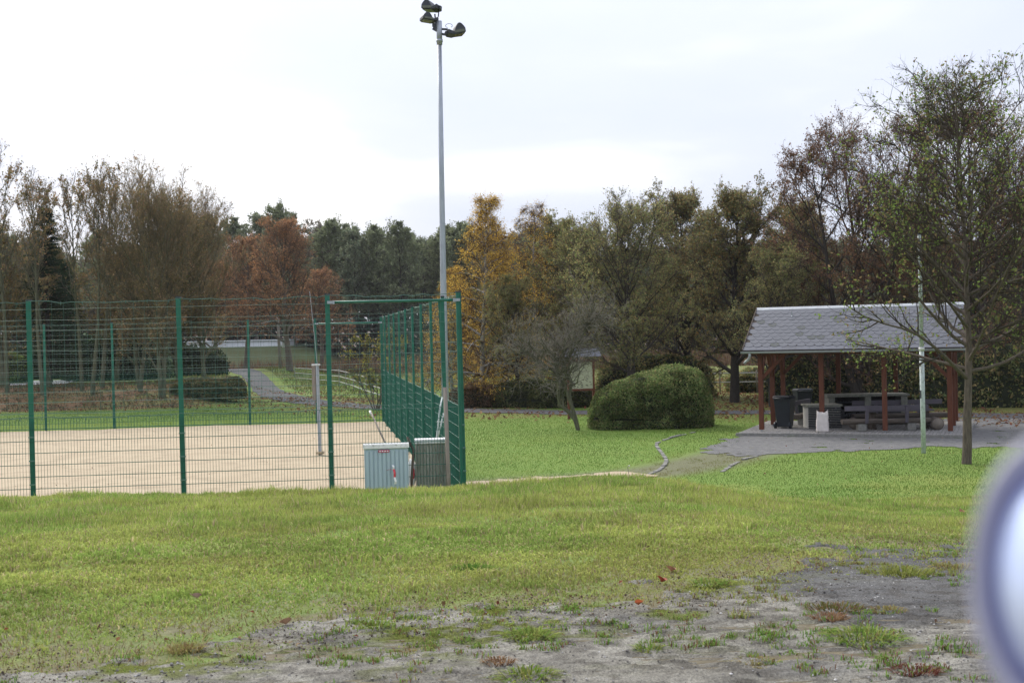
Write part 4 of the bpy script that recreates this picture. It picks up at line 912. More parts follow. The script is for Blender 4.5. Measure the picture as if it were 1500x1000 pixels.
# kerb stones round the overgrown side path, on the yard edge
km = MB(); km.box((0, 0, 0), (.30, .09, .16)); kms = km.mesh('kerb_stone', 'granite')
def kerb(px_pts, label, skip=.25, z=0.0):
    pts = spline([(G(a, b, z).x, G(a, b, z).y) for a, b in px_pts], 20); root = None; acc = 0; rd = random.Random(len(px_pts) * 7)
    root = empty('stone_edging', (pts[0][0], pts[0][1], z)); tag(root, label, 'kerb')
    for p, q in zip(pts[:-1], pts[1:]):
        acc += math.hypot(q[0] - p[0], q[1] - p[1])
        if acc > .33:
            acc = 0
            if rd.random() < skip: continue
            link('kerb_stone', kms, root, (p[0] - pts[0][0], p[1] - pts[0][1], max(0, Hs(*p)) - .045 + rd.uniform(-.02, .01) - z), (rd.uniform(-.05, .05), 0, math.atan2(q[1] - p[1], q[0] - p[0]) + rd.uniform(-.08, .08)))
kerb([(1020, 634), (990, 641), (966, 649), (962, 655), (970, 666), (976, 677), (968, 688), (950, 696), (928, 702)], 'curved line of pale kerb stones sunk in the lawn right of the clipped bush', .12)
kerb([(1112, 669), (1090, 675), (1075, 682), (1058, 693)], 'short line of pale kerb stones running from the yard to the bank edge', .1)
kerb([(1425, 623), (1460, 622), (1500, 621), (1560, 620)], 'pale cobble edging across the grass right of the pavilion', .0, .0)
kerb([(1410, 594), (1450, 593), (1500, 593), (1560, 592)], 'thin pale kerb at the foot of the dark shrubs behind the pavilion', .0, .0)

# ------------------------------------------------------------------ information board
ib = P(852, 590, 46.5); root = empty('information_board', (ib.x, ib.y, 0), R(8)); tag(root, 'wooden information board with a small roof and faded nature drawings, behind the crooked tree', 'information board')
zt, zb = P(852, 530, 46.5).z, P(852, 569, 46.5).z; W_ = .90
for sx in (-1, 1):
    m = MB(); m.beam((sx * (W_ / 2 + .03), .08, -.1), (sx * (W_ / 2 + .03), .02, zt + .12), .09, .09, (0, 1, 0)); m.build('leg', 'red_timber', root)
m = MB(); m.box((0, 0, (zt + zb) / 2), (W_, .03, zt - zb)); pan = m.build('panel', 'board_print', root)
m = MB()
for z in (zb - .04, zt + .04): m.box((0, 0, z), (W_ + .16, .08, .08))
for sx in (-1, 1): m.box((sx * (W_ / 2 + .03), -.005, (zt + zb) / 2), (.07, .08, zt - zb))
m.build('frame', 'red_timber', root)
m = MB(); rd = random.Random(4)
for i in range(16):
    x = rd.uniform(-.38, .1); z = zb + rd.choice([.08, .15, .22]) + rd.uniform(-.02, .02); m.box((x, -.0205, z), (rd.uniform(.04, .09), .006, rd.uniform(.015, .035)))
for i in range(9): m.box((-.17 + rd.uniform(-.02, .02), -.0205, zt - .12 - i * .055), (rd.uniform(.2, .36), .006, .008))
m.build('lettering', 'ink', pan)
m = MB()
for i in range(8):
    x, z = rd.uniform(.20, .38), rd.uniform(zb + .1, zb + .5); a = rd.uniform(-.9, .9); m.beam((x - .035, -.021, z - .03 * a), (x + .035, -.021, z + .03 * a), .006, .018, (0, 0, 1))
m.build('bird_drawing', 'ink', pan)
for s_ in (-1, 1):
    for i in range(7):
        for j in range(4):
            m = MB(); x = -.72 + (i + .5) * .206; a = Vector((x, s_ * (.36 - j * .085), zt + .20 + j * .075)); b = Vector((x, s_ * (.27 - j * .085 - .02), zt + .295 + j * .075)); m.beam(a, b, .198, .012); m.build('shingle', 'slate', root)
m = MB(); m.box((0, 0, zt + .22), (1.3, .5, .06)); m.beam((-.72, 0, zt + .54), (.72, 0, zt + .54), .06, .03); m.build('roof_frame', 'dark_wood', root)
for sx in (-1, 1): m = MB(); m.prism([(-.3, zt + .22), (.3, zt + .22), (0, zt + .5)], sx * .6 - .02, sx * .6 + .02, 'x'); m.build('gable', 'dark_wood', root)

# ------------------------------------------------------------------ far things
up = G(411, 556, 0); root = empty('utility_pole', (up.x, up.y, Hs(up.x, up.y))); tag(root, 'weathered wooden pole with a small pale box, left of the rusty oak', 'pole')
s_ = up.y / 1800; Ht = P(408, 467, up.y).z - Hs(up.x, up.y)
m = MB(); m.tube([(0, 0, -.2), (-.10, 0, Ht)], [.14, .10], 8); m.build('shaft', 'weathered_wood', root)
pz = P(418, 505, up.y).z - Hs(up.x, up.y); m = MB(); m.box((.42, -.12, pz), (.42, .2, .42)); m.box((.15, -.05, pz), (.25, .06, .06)); m.build('meter_box', 'mortar', root, bevel=.05)
m = MB(); m.tube([(-.1, 0, Ht - .1), (-3.0, 0, Ht - .55), (-6.5, 0, Ht + 1.2)], .015, 4); m.build('cable', 'galvanised', root)
# white tape paddock fence
PF = [(P(432, 560, 92).x, 92.0), (-11.6, 82), (-9.6, 74), (-8.0, 67), (-6.6, 61.5)]
root = empty('paddock_fence', (PF[0][0], PF[0][1], 0)); tag(root, 'light paddock fence of three white tapes on thin posts in the meadow', 'fence')
fp = []
for a, b in zip(PF[:-1], PF[1:]):
    for k in range(2): fp.append((a[0] + (b[0] - a[0]) * k / 2, a[1] + (b[1] - a[1]) * k / 2))
fp.append(PF[-1]); pmm = MB(); pmm.tube([(0, 0, -.1), (0, 0, 1.2)], .035, 6); pmm = pmm.mesh('post', 'weathered_wood')
for x, y in fp: link('post', pmm, root, (x - PF[0][0], y - PF[0][1], 0))
for z in (.35, .7, 1.08):
    m = MB(); m.tube([(x - PF[0][0], y - PF[0][1], z) for x, y in fp], .022, 4); m.build('tape', 'white_tape', root)
root = empty('paddock_fence', (8.6, 62, 0)); tag(root, 'thin white-topped fence seen through the left end of the pavilion', 'fence')
for i in range(7): link('post', pmm, root, (i * 1.8, i * -.25, 0))
for z in (.6, 1.05): m = MB(); m.tube([(i * 1.8, i * -.25, z) for i in range(7)], .03, 4); m.build('tape', 'white_tape', root)
# long low pale wall of a far building on the dike
a, b = P(283, 505, 143), P(412, 503, 143); root = empty('far_building', ((a.x + b.x) / 2, 143, 2.2)); tag(root, 'long low white building glimpsed far away between the tree trunks on the left', 'building')
W_ = (b.x - a.x) * 1.15; m = MB(); m.box((0, 3, .45), (W_, 6, .9)); m.build('wall', 'white_wall', root)
m = MB(); m.box((0, 3, .95), (W_ + .6, 6.6, .1)); m.build('roof', 'white_wall', root)
# ------------------------------------------------------------------ trees
def nrm(a): return a / np.maximum(np.linalg.norm(a, axis=-1, keepdims=True), 1e-9)
def grow(rg, S, D, Ln, k, wig, trop, sag=0.0):
    """N branches of k segments each -> points (N, k+1, 3)"""
    N = len(S); pts = [S]; d = nrm(D); p = S
    for i in range(k):
        d = nrm(d + rg.normal(0, wig, (N, 3)) + np.array([0, 0, trop - sag * i / k])[None]); p = p + d * (Ln / k)[:, None]; pts.append(p)
    return np.stack(pts, 1)
def side_dirs(rg, T, ang, az=None):
    N = len(T); ref = np.where(np.abs(T[:, 2:3]) < .95, np.array([[0, 0, 1.]]), np.array([[1., 0, 0]])); u = nrm(np.cross(T, ref)); v = np.cross(T, u)
    if az is None: az = rg.uniform(0, 2 * np.pi, N)
    return nrm(T * np.cos(ang)[:, None] + (u * np.cos(az)[:, None] + v * np.sin(az)[:, None]) * np.sin(ang)[:, None])
def sample(pts, t):
    k = pts.shape[1] - 1; f = np.clip(t * k, 0, k - 1e-6); i = f.astype(int); r = np.arange(len(pts)); a = pts[r, i]; b = pts[r, i + 1]; return a + (b - a) * (f - i)[:, None], nrm(b - a)
def tubes(pts, r0, r1, sides, pw=1.0):
    N, K, _ = pts.shape; T = np.gradient(pts, axis=1); T = nrm(T); main = nrm(pts[:, -1] - pts[:, 0])[:, None, :].repeat(K, 1)
    ref = np.where(np.abs(main[..., 2:3]) < .8, np.array([0, 0, 1.]), np.array([1., 0, 0])); u = nrm(np.cross(T, ref)); v = np.cross(T, u)
    t = np.linspace(0, 1, K) ** pw; rad = r0[:, None] * (1 - t) + r1[:, None] * t
    a = np.arange(sides) * 2 * np.pi / sides
    V = pts[:, :, None, :] + rad[:, :, None, None] * (u[:, :, None, :] * np.cos(a)[None, None, :, None] + v[:, :, None, :] * np.sin(a)[None, None, :, None])
    b = (np.arange(N) * K * sides)[:, None, None] + (np.arange(K - 1) * sides)[None, :, None]; j = np.arange(sides)[None, None, :]; j2 = (j + 1) % sides
    q = np.stack([b + j, b + j2, b + sides + j2, b + sides + j], -1).reshape(-1, 4); return V.reshape(-1, 3), np.concatenate([q[:, [0, 1, 2]], q[:, [0, 2, 3]]], 0)
class Acc:
    def __init__(s): s.V = []; s.F = []; s.C = []; s.n = 0
    def add(s, V, F, C): s.V.append(V); s.F.append(F + s.n); s.C.append(C); s.n += len(V)
    def mesh(s, name, m): return np_mesh(name, np.concatenate(s.V), np.concatenate(s.F), m, np.concatenate(s.C))
def leafset(rg, pos, size, cols, long=.6, droop=0.0):
    n = len(pos); u = nrm(rg.normal(0, 1, (n, 3)) + np.array([0, 0, -droop])); v = nrm(np.cross(u, rg.normal(0, 1, (n, 3)))); s = size * rg.uniform(.6, 1.3, n)
    u = u * s[:, None]; v = v * (s * long)[:, None]
    V = np.stack([pos - u, pos + v, pos + u, pos - v], 1).reshape(-1, 3); b = (np.arange(n) * 4)[:, None]
    return V, np.concatenate([b + [0, 1, 2], b + [0, 2, 3]], 0), np.repeat(cols, 4, 0)
def palette(rg, n, pal, wts=None, var=.25):
    pal = np.array(pal); c = pal[rg.choice(len(pal), n, p=wts)] * (1 + rg.uniform(-var, var, (n, 1))); return c
def make_tree(seed, H_, r0, trunks=1, fork=.12, crown=(.18, 1.0), n=(26, 11, 9), ang=(52, 42, 40), spread=.42, shape='round', leaves=24000, size=.05, pal=((.1, .1, .03),), wts=None, bark='bark',
              twigc=(.14, .12, .095), trop=.06, wig=.10, twigs=4, bare_top=0.0, sag=0.0, sparse=.35, ratio=(.48, .5), leaf_long=.65, tr0=.012, twl=.35, topleaf=1.0, lean=.04, lo=0.0):
    rg = np.random.default_rng(seed); wood = Acc(); acc = Acc(); zc = np.zeros(3)
    # trunks
    S = np.zeros((trunks, 3)); S[:, :2] = rg.normal(0, .12, (trunks, 2)) if trunks > 1 else 0; S[:, 2] = -.2
    D = np.zeros((trunks, 3)); D[:, 2] = 1; a = np.arange(trunks) * 2 * np.pi / trunks + rg.uniform(0, 6); D[:, 0] = np.cos(a) * fork * (trunks > 1) + rg.normal(0, lean, trunks); D[:, 1] = np.sin(a) * fork * (trunks > 1) + rg.normal(0, lean, trunks)
    Lh = np.full(trunks, H_ * .96) * rg.uniform(.86, 1.0, trunks); Lh[0] = H_ * .98; R0 = np.full(trunks, r0) / math.sqrt(trunks) ** .7
    T0 = grow(rg, S, D, Lh, 14, wig * .35, .03); V, F = tubes(T0, R0 * 1.25, R0 * .10, 9, .85); wood.add(V, F, np.ones((len(V), 3)))
    # limbs
    per = max(3, n[0] // trunks); idx = np.repeat(np.arange(trunks), per); t = crown[0] + (crown[1] - crown[0]) * ((np.tile(np.arange(per), trunks) + rg.uniform(0, 1, trunks * per)) / per) ** .85
    p, tg = sample(T0[idx], t); az = np.tile(np.arange(per) * 2.4, trunks) + rg.uniform(-.5, .5, trunks * per)
    tt = (t - crown[0]) / (crown[1] - crown[0])
    env = {'round': np.sqrt(np.clip(1 - (1.75 * (tt - .36)) ** 2 * .85, .05, 1)), 'vase': .45 + .75 * np.sin(np.pi * np.clip(tt * .8 + .12, 0, 1)), 'cone': 1.08 - tt * .93, 'column': .7 + .3 * np.sin(np.pi * tt), 'dome': np.sqrt(np.clip(1 - tt ** 2.2 * .93, .04, 1))}[shape]
    an = R(ang[0]) * (1.15 - .55 * tt) * rg.uniform(.8, 1.2, len(t)); L1 = H_ * spread * env * rg.uniform(.72, 1.12, len(t)); D1 = side_dirs(rg, tg, an, az)
    T1 = grow(rg, p, D1, L1, 8, wig, trop, sag); rr = R0[idx] * (1.05 - t) * .55 + .012; V, F = tubes(T1, rr, rr * .2 + .002, 6, .8); wood.add(V, F, np.ones((len(V), 3)))
    # second order
    i2 = np.repeat(np.arange(len(T1)), n[1]); t2 = rg.uniform(.12, 1, len(i2)); p2, g2 = sample(T1[i2], t2); a2 = R(ang[1]) * rg.uniform(.6, 1.3, len(i2)); D2 = side_dirs(rg, g2, a2)
    L2 = np.maximum(L1[i2] * ratio[0] * (1.15 - .6 * t2) * rg.uniform(.6, 1.2, len(i2)), .25); T2 = grow(rg, p2, D2, L2, 5, wig * 1.3, trop * 1.2, sag * 1.3); r2 = rr[i2] * (.45 - .25 * t2) + .004; tc = np.array(twigc)
    V, F = tubes(T2, r2, r2 * .3, 4); acc.add(V, F, np.tile(tc * .85, (len(V), 1)))
    # third order
    i3 = np.repeat(np.arange(len(T2)), n[2]); t3 = rg.uniform(.1, 1, len(i3)); p3, g3 = sample(T2[i3], t3); D3 = side_dirs(rg, g3, R(ang[2]) * rg.uniform(.5, 1.4, len(i3)))
    L3 = np.maximum(L2[i3] * ratio[1] * rg.uniform(.6, 1.2, len(i3)), .16); T3 = grow(rg, p3, D3, L3, 2, wig * 1.6, trop, sag * 1.6); V, F = tubes(T3, np.full(len(T3), tr0), np.full(len(T3), tr0 * .35), 3); acc.add(V, F, np.tile(tc, (len(V), 1)))
    # twigs: thin single blades
    i4 = np.repeat(np.arange(len(T3)), twigs); p4, g4 = sample(T3[i4], rg.uniform(.15, 1, len(i4))); D4 = side_dirs(rg, g4, rg.uniform(.3, 1.0, len(i4))); D4[:, 2] += trop * 2 - sag * 2; D4 = nrm(D4); L4 = rg.uniform(.4, 1, len(i4)) * twl
    e4 = p4 + D4 * L4[:, None]; wv = nrm(np.cross(D4, rg.normal(0, 1, (len(i4), 3)))) * tr0 * .45; V = np.stack([p4 - wv, p4 + wv, e4], 1).reshape(-1, 3); acc.add(V, np.arange(len(V)).reshape(-1, 3), np.tile(tc * 1.1, (len(V), 1)))
    # leaves on third order branches and twigs, more on some boughs than on others
    if leaves:
        wgt = rg.uniform(sparse, 1, len(T1))[i2[i3[i4]]] * rg.uniform(.3, 1, len(T2))[i3[i4]]; zrel = p4[:, 2] / H_
        if bare_top: wgt = wgt * (1 - bare_top * np.clip((zrel - .5) / .4, 0, 1))
        if lo: wgt = wgt * np.clip((zrel - lo) / .1, .15, 1)
        pk = rg.choice(len(i4), leaves, p=wgt / wgt.sum()); f = rg.uniform(.2, 1.05, leaves)[:, None]; pos = p4[pk] * (1 - f) + e4[pk] * f + rg.normal(0, size * .8, (leaves, 3))
        c = palette(rg, leaves, pal, wts) * (rg.uniform(.75, 1.2, len(T1))[i2[i3[i4[pk]]]])[:, None]; V, F, C = leafset(rg, pos, size, c, leaf_long, .4); acc.add(V, F, C)
    tm = Acc(); V = np.concatenate(wood.V); tm_me = np_mesh('trunk', V, np.concatenate(wood.F), bark, smooth=True); return tm_me, acc.mesh('crown', 'leafage')
def plant(meshes, name, x, y, rz, label, group=None, cat='tree', s=1.0, z=None, sz=None):
    r = empty(name, (x, y, (Hs(x, y) if z is None else z)), rz); r.scale = (s, s, sz or s); tag(r, label, cat, group); link('trunk', meshes[0], r); link('crown', meshes[1], r); return r
def at(px, Y):                        # ground position at distance Y, seen at column px
    p = P(px, 560, Y); return p.x, Y
DK = [(0.186, 0.198, 0.094), (0.225, 0.222, 0.101), (0.292, 0.244, 0.108), (0.159, 0.198, 0.086), (0.331, 0.252, 0.115)]
OL = [(0.225, 0.252, 0.108), (0.278, 0.282, 0.115), (0.199, 0.244, 0.094), (0.331, 0.290, 0.122), (0.371, 0.275, 0.130)]
BR_ = [(0.330, 0.242, 0.088), (0.374, 0.242, 0.099)]; BR = [(0.315, 0.215, 0.114), (0.243, 0.200, 0.094), (0.372, 0.229, 0.129), (0.200, 0.186, 0.086)]
# --- right-hand group behind bush and pavilion
tA = make_tree(11, 9.6, .17, 2, .10, (.14, 1), (34, 12, 8), spread=.44, shape='round', leaves=40000, size=.040, pal=OL, bark='bark_dark', trop=.05, sparse=.5, bare_top=.55, twl=.4)
tB = make_tree(12, 10.0, .22, 1, .1, (.14, 1), (36, 12, 9), spread=.42, shape='dome', leaves=48000, size=.046, pal=DK + [(.24, .15, .06)], bark='bark_dark', sparse=.6, trop=.03)
tC = make_tree(13, 12.6, .26, 3, .26, (.10, 1), (45, 12, 8), spread=.42, shape='round', leaves=46000, size=.038, pal=[(.21, .12, .075), (.15, .11, .06), (.24, .13, .08)], bark='bark_dark', sparse=.35, trop=.05, ang=(56, 44, 40), twigc=(.12, .085, .075), bare_top=.3, tr0=.010)
tD = make_tree(14, 8.6, .16, 1, .1, (.22, 1), (30, 11, 8), spread=.44, shape='round', leaves=28000, size=.040, pal=OL, bark='bark_dark', sparse=.5)
plant(tA, 'maple_tree', *at(925, 52), 0.3, 'brownish-green tree with bare upper twigs and a forked trunk behind the clipped bush', s=.87)
plant(tB, 'maple_tree', *at(1075, 54), 1.1, 'big dense brown-green tree between the clipped bush and the pavilion', s=.87)
plant(tC, 'ash_tree', *at(1265, 50), 2.0, 'tallest tree on the right, thin reddish-brown crown rising behind the pavilion', s=.90)
plant(tC, 'ash_tree', *at(1455, 49), 4.1, 'tall thin-crowned tree behind the green-leaved one, at the right edge', s=.93)
plant(tB, 'maple_tree', *at(1190, 57), 3.1, 'dark dense tree behind the left half of the pavilion roof', s=.84)
plant(tB, 'maple_tree', *at(1345, 55), 5.0, 'dark dense tree behind the right half of the pavilion roof', s=.80)
plant(tB, 'maple_tree', *at(1010, 60), 4.4, 'dense brown-green tree in the gap behind the clipped bush', s=.92)
plant(tD, 'maple_tree', *at(862, 56), 1.9, 'lower olive-brown tree just right of the information board', s=.86)
plant(tD, 'maple_tree', *at(1500, 52), 3.9, 'olive tree half cut off by the right edge, behind the yard', s=.9)
plant(tD, 'maple_tree', *at(1130, 50), 5.2, 'low shady tree at the left end of the pavilion', s=.68)
# --- birches
BI = [(.66, .42, .08), (.74, .48, .10), (.56, .36, .07), (.46, .36, .10)]
tE = make_tree(21, 10.6, .14, 1, .1, (.08, 1), (46, 10, 7), ang=(72, 50, 45), spread=.36, shape='cone', leaves=32000, size=.030, pal=BI, bark='birch_bark', trop=.02, sag=.22, sparse=.35, twigc=(.14, .09, .06), tr0=.008, twl=.5, bare_top=.35)
tF = make_tree(22, 10.0, .13, 1, .1, (.08, 1), (36, 10, 7), ang=(66, 46, 45), spread=.34, shape='cone', leaves=15000, size=.034, pal=BI + [(.22, .14, .05)], bark='birch_bark', trop=.02, sag=.22, sparse=.25, twigc=(.16, .11, .08), tr0=.008, twl=.5, bare_top=.8)
plant(tE, 'birch_tree', *at(703, 57), .4, 'bright yellow birch just right of the floodlight mast', s=.92)
plant(tE, 'birch_tree', *at(664, 60), 5.1, 'smaller yellow birch just left of the bright one, behind the floodlight mast', s=.62)
plant(tF, 'birch_tree', *at(785, 60), 2.4, 'thinner half-bare yellow birch right of the bright one', s=.98)
plant(tE, 'birch_tree', *at(745, 66), 3.3, 'yellow-brown birch between and behind the two front birches', s=.72)
plant(tD, 'maple_tree', *at(815, 62), .9, 'olive-yellow tree behind the crooked bare tree', s=.94)
plant(tD, 'maple_tree', *at(760, 55), 2.9, 'low green-brown tree in front of the birches, left of the crooked bare tree', s=.60)
# --- left group
tG = make_tree(31, 12.2, .17, 2, .12, (.16, 1), (44, 11, 8), spread=.40, shape='vase', leaves=24000, size=.045, pal=BR, bark='bark_green', trop=.12, ang=(44, 36, 34), twigc=(.22, .185, .12), bare_top=.3, tr0=.012, sparse=.3)
tH = make_tree(32, 12.0, .11, 1, .10, (.40, 1), (16, 6, 5), spread=.24, shape='column', leaves=2000, size=.06, pal=BR, bark='bark_green', trop=.16, ang=(34, 32, 32), twigc=(.20, .18, .14), tr0=.010, sparse=.1, twigs=3, lo=.4)
tI = make_tree(33, 9.5, .17, 1, .10, (.15, 1), (36, 11, 9), spread=.42, shape='round', leaves=22000, size=.05, pal=[(.17, .165, .065), (.22, .18, .075), (.28, .17, .08)], bark='bark_green', trop=.10, twigc=(.17, .15, .10), bare_top=.3, sparse=.4)
plant(tG, 'willow_tree', *at(236, 63.5), .5, 'large round-headed brown tree on the leafy bank, with twin trunks', s=.75)
plant(tG, 'willow_tree', *at(205, 65), 2.6, 'tall twiggy tree just left of the large round-headed one', s=.78)
for i, (px, Y, s, lb) in enumerate(((120, 66, .95, 'slim bare pole-like tree nearest the dark spruce'), (135, 64.5, 1.0, 'slim tree right beside the one nearest the spruce'), (150, 67, 1.02, 'slim upright tree with leaves left only near its top'), (62, 65, .96, 'slim tree rising in front of the dark spruce'), (73, 68, .98, 'slim leaning tree just right of the first fence post'), (10, 66, 1.08, 'tall bare tree cut by the left edge of the picture'))):
    plant(tH, 'alder_tree', *at(px, Y), i * 1.3, lb, 'slim trees on the leafy bank', s=s * .93)
plant(tI, 'willow_tree', *at(5, 70), .2, 'broad olive-brown tree at the left edge beside the driveway', s=.98)
plant(tI, 'willow_tree', *at(262, 72), 2.2, 'brown bushy tree behind the large round-headed one', s=.92)
plant(tI, 'willow_tree', *at(170, 76), 3.7, 'brownish lower tree behind the slim trees', s=.80)
plant(tG, 'willow_tree', *at(300, 74), 4.7, 'yellowish-brown twiggy tree right of the large round-headed one', s=.75)
plant(tI, 'willow_tree', *at(95, 80), 1.4, 'olive tree behind the dark spruce', s=.85)
# --- rusty oak
OK_ = [(0.440, 0.220, 0.110), (0.506, 0.275, 0.132), (0.352, 0.187, 0.099), (0.297, 0.198, 0.121)]
tO = make_tree(41, 12.0, .27, 1, .1, (.22, 1), (34, 11, 9), spread=.40, shape='dome', leaves=24000, size=.044, pal=OK_, bark='bark', trop=.07, twigc=(.17, .12, .09), sparse=.4, tr0=.014)
plant(tO, 'oak_tree', *at(425, 96), .8, 'rust-coloured oak standing beside the path, right of the wooden pole', s=.90)
plant(tO, 'oak_tree', *at(362, 104), 2.8, 'rusty-leaved tree left of and behind the oak by the path', s=.85)
plant(tO, 'oak_tree', *at(472, 112), 4.8, 'lower rusty tree right of and behind the oak by the path', s=.72)
plant(tO, 'oak_tree', *at(318, 98), 1.8, 'rusty-brown tree behind the end of the low hedge', s=.66)
# --- spruce
def spruce(seed, H_, r0, nb=900):
    rg = np.random.default_rng(seed); w_ = Acc(); V, F = tubes(grow(rg, np.array([[0, 0, -.2]]), np.array([[0, 0, 1.]]), np.array([H_]), 8, .01, .02), np.array([r0]), np.array([.02]), 8); w_.add(V, F, np.ones((len(V), 3)))
    a = Acc(); t = rg.uniform(.04, 1, nb) ** .85; p = np.zeros((nb, 3)); p[:, 2] = t * H_; az = rg.uniform(0, 6.3, nb); D = np.stack([np.cos(az), np.sin(az), -.12 + .5 * t], 1); Ln = (H_ * .26 * (1.04 - t) ** .8 * rg.uniform(.6, 1.1, nb)) + .1
    T = grow(rg, p, D, Ln, 5, .06, .0, .12); V, F = tubes(T, np.full(nb, .02), np.full(nb, .006), 3); a.add(V, F, np.tile((.05, .04, .03), (len(V), 1)))
    m = 38; i = np.repeat(np.arange(nb), m); q, g = sample(T[i], rg.uniform(.15, 1, len(i))); D2 = side_dirs(rg, g, rg.uniform(.5, 1.2, len(i))); D2[:, 2] -= .3; D2 = nrm(D2); L2 = rg.uniform(.08, .24, len(i)); wv = nrm(np.cross(D2, rg.normal(0, 1, D2.shape))) * .022
    e_ = q + D2 * L2[:, None]; V = np.stack([q - wv, q + wv, e_], 1).reshape(-1, 3); c = palette(rg, len(i), [(.035, .06, .035), (.05, .08, .045), (.03, .05, .03)]); a.add(V, np.arange(len(V)).reshape(-1, 3), np.repeat(c, 3, 0))
    return w_.mesh('trunk', 'bark_dark'), a.mesh('crown', 'leafage')
tS = spruce(51, 10.2, .2, 620); plant(tS, 'spruce_tree', *at(72, 69), 0, 'dark green spruce among the bare trees at the left', s=.98)
plant(tS, 'spruce_tree', *at(100, 76), 2, 'second dark spruce hidden behind the slim trees', s=.72)
# --- crooked bare little tree on the lawn
def crooked():
    rg = np.random.default_rng(61); w_ = Acc(); b = [[(0, 0, -.1), (-.12, 0, .35), (-.35, .05, .65), (-.62, .05, .85), (-.66, 0, 1.2), (-.60, 0, 1.6), (-.72, .05, 2.1), (-.80, .1, 2.5)],
         [(0, 0, -.1), (-.10, .03, .4), (-.22, .05, .8), (-.30, 0, 1.2), (-.20, 0, 1.6), (-.38, 0, 2.0), (-.5, 0, 2.4), (-.45, 0, 2.8)],
         [(-.1, 0, .3), (-.20, -.05, .7), (-.34, -.05, 1.1), (-.42, 0, 1.5), (-.58, .0, 1.9), (-.45, 0, 2.2), (-.2, -.1, 2.6), (.05, -.1, 3.0)],
         [(-.5, 0, .78), (-.52, .1, 1.1), (-.50, .1, 1.5), (-.66, .1, 1.85), (-1.0, .1, 2.15), (-1.3, .2, 2.4), (-1.6, .2, 2.6), (-1.9, .2, 2.75)],
         [(-.38, 0, 1.9), (-.30, 0, 2.1), (-.1, .1, 2.5), (.08, .1, 2.9), (.2, .1, 3.2), (.3, .1, 3.4), (.4, .1, 3.6), (.5, .1, 3.7)]]
    b = np.array(b, float); V, F = tubes(b, np.array([.07, .065, .045, .038, .035]), np.array([.05, .05, .04, .03, .03]), 8); w_.add(V, F, np.ones((len(V), 3)))
    n1_ = 26; i = np.repeat(np.arange(5), n1_); t = rg.uniform(.55, 1, len(i)); p, g = sample(b[i], t); D = side_dirs(rg, nrm(g + np.array([0, 0, .3])), rg.uniform(.6, 1.5, len(i))); Ln = rg.uniform(.7, 1.75, len(i)); T1 = grow(rg, p, D, Ln, 7, .17, .03); V, F = tubes(T1, np.full(len(i), .024), np.full(len(i), .006), 5); w_.add(V, F, np.ones((len(V), 3)))
    a = Acc(); i2 = np.repeat(np.arange(len(T1)), 10); p2, g2 = sample(T1[i2], rg.uniform(.15, 1, len(i2))); D2 = side_dirs(rg, g2, rg.uniform(.5, 1.2, len(i2))); T2 = grow(rg, p2, D2, Ln[i2] * rg.uniform(.2, .5, len(i2)), 4, .2, .0); V, F = tubes(T2, np.full(len(T2), .007), np.full(len(T2), .003), 3); a.add(V, F, np.tile((.24, .225, .19), (len(V), 1)))
    i4 = np.repeat(np.arange(len(T2)), 5); p4, g4 = sample(T2[i4], rg.uniform(.1, 1, len(i4))); D4 = side_dirs(rg, g4, rg.uniform(.3, 1.1, len(i4))); e4 = p4 + D4 * rg.uniform(.1, .3, len(i4))[:, None]; wv = nrm(np.cross(D4, rg.normal(0, 1, D4.shape))) * .0035
    V = np.stack([p4 - wv, p4 + wv, e4], 1).reshape(-1, 3); a.add(V, np.arange(len(V)).reshape(-1, 3), np.tile((.28, .26, .22), (len(V), 1)))
    pk = rg.choice(len(i4), 2500); V, F, C = leafset(rg, e4[pk], .02, palette(rg, 2500, [(.09, .085, .03), (.12, .09, .04)])); a.add(V, F, C)
    return w_.mesh('trunk', 'bark_green'), a.mesh('crown', 'leafage')
cg = G(848, 630, 0); plant(crooked(), 'hawthorn_tree', cg.x, cg.y, 0, 'small bare crooked tree with several twisted stems on the lawn left of the clipped bush')
# --- green-leaved tree on the bank at the right
tP = make_tree(72, 9.5, .105, 1, .1, (.235, 1), (54, 11, 7), ang=(66, 48, 44), spread=.47, shape='dome', leaves=9500, size=.044, pal=[(.17, .25, .065), (.22, .30, .08), (.24, .25, .08), (.15, .20, .06), (.28, .20, .11)], bark='bark', twigc=(.10, .085, .07), trop=.055, sparse=.12, tr0=.0065, twl=.32, leaf_long=.55, twigs=3, ratio=(.42, .5), lean=.0, bare_top=.45)
tg_ = G(1415, 676, .08); plant(tP, 'rowan_tree', tg_.x, tg_.y, 2.2, 'green-leaved tree with a straight grey trunk on the bank in front of the pavilion', s=.90)
# --- distant wood: tall narrow trees standing in rows
FP = [[(0.185, 0.225, 0.139), (0.212, 0.238, 0.146), (0.238, 0.238, 0.152), (0.159, 0.192, 0.118)], [(0.212, 0.212, 0.159), (0.245, 0.225, 0.171), (0.277, 0.238, 0.185)], [(0.225, 0.265, 0.146), (0.258, 0.284, 0.159), (0.198, 0.225, 0.132)]]  # leaf colours paled and greyed, distance haze put into the palette
wt = [make_tree(80 + i, 17 + i * .4, .16, 1, .1, (.30, 1), (26, 8, 5), ang=(56, 46, 42), spread=.27, shape=('round', 'round', 'dome')[i % 3], leaves=13000, size=.13, pal=FP[i], bark='bark_dark', twigc=(.16, .15, .13), trop=.06, tr0=.018, twigs=2, sparse=.45, twl=.6) for i in range(3)]
rd = random.Random(3); k = 0
wl = ['tall dark green tree in the distant wood behind the meadow', 'tall grey-brown bare-stemmed tree in the distant wood', 'tall olive-green tree in the distant wood']
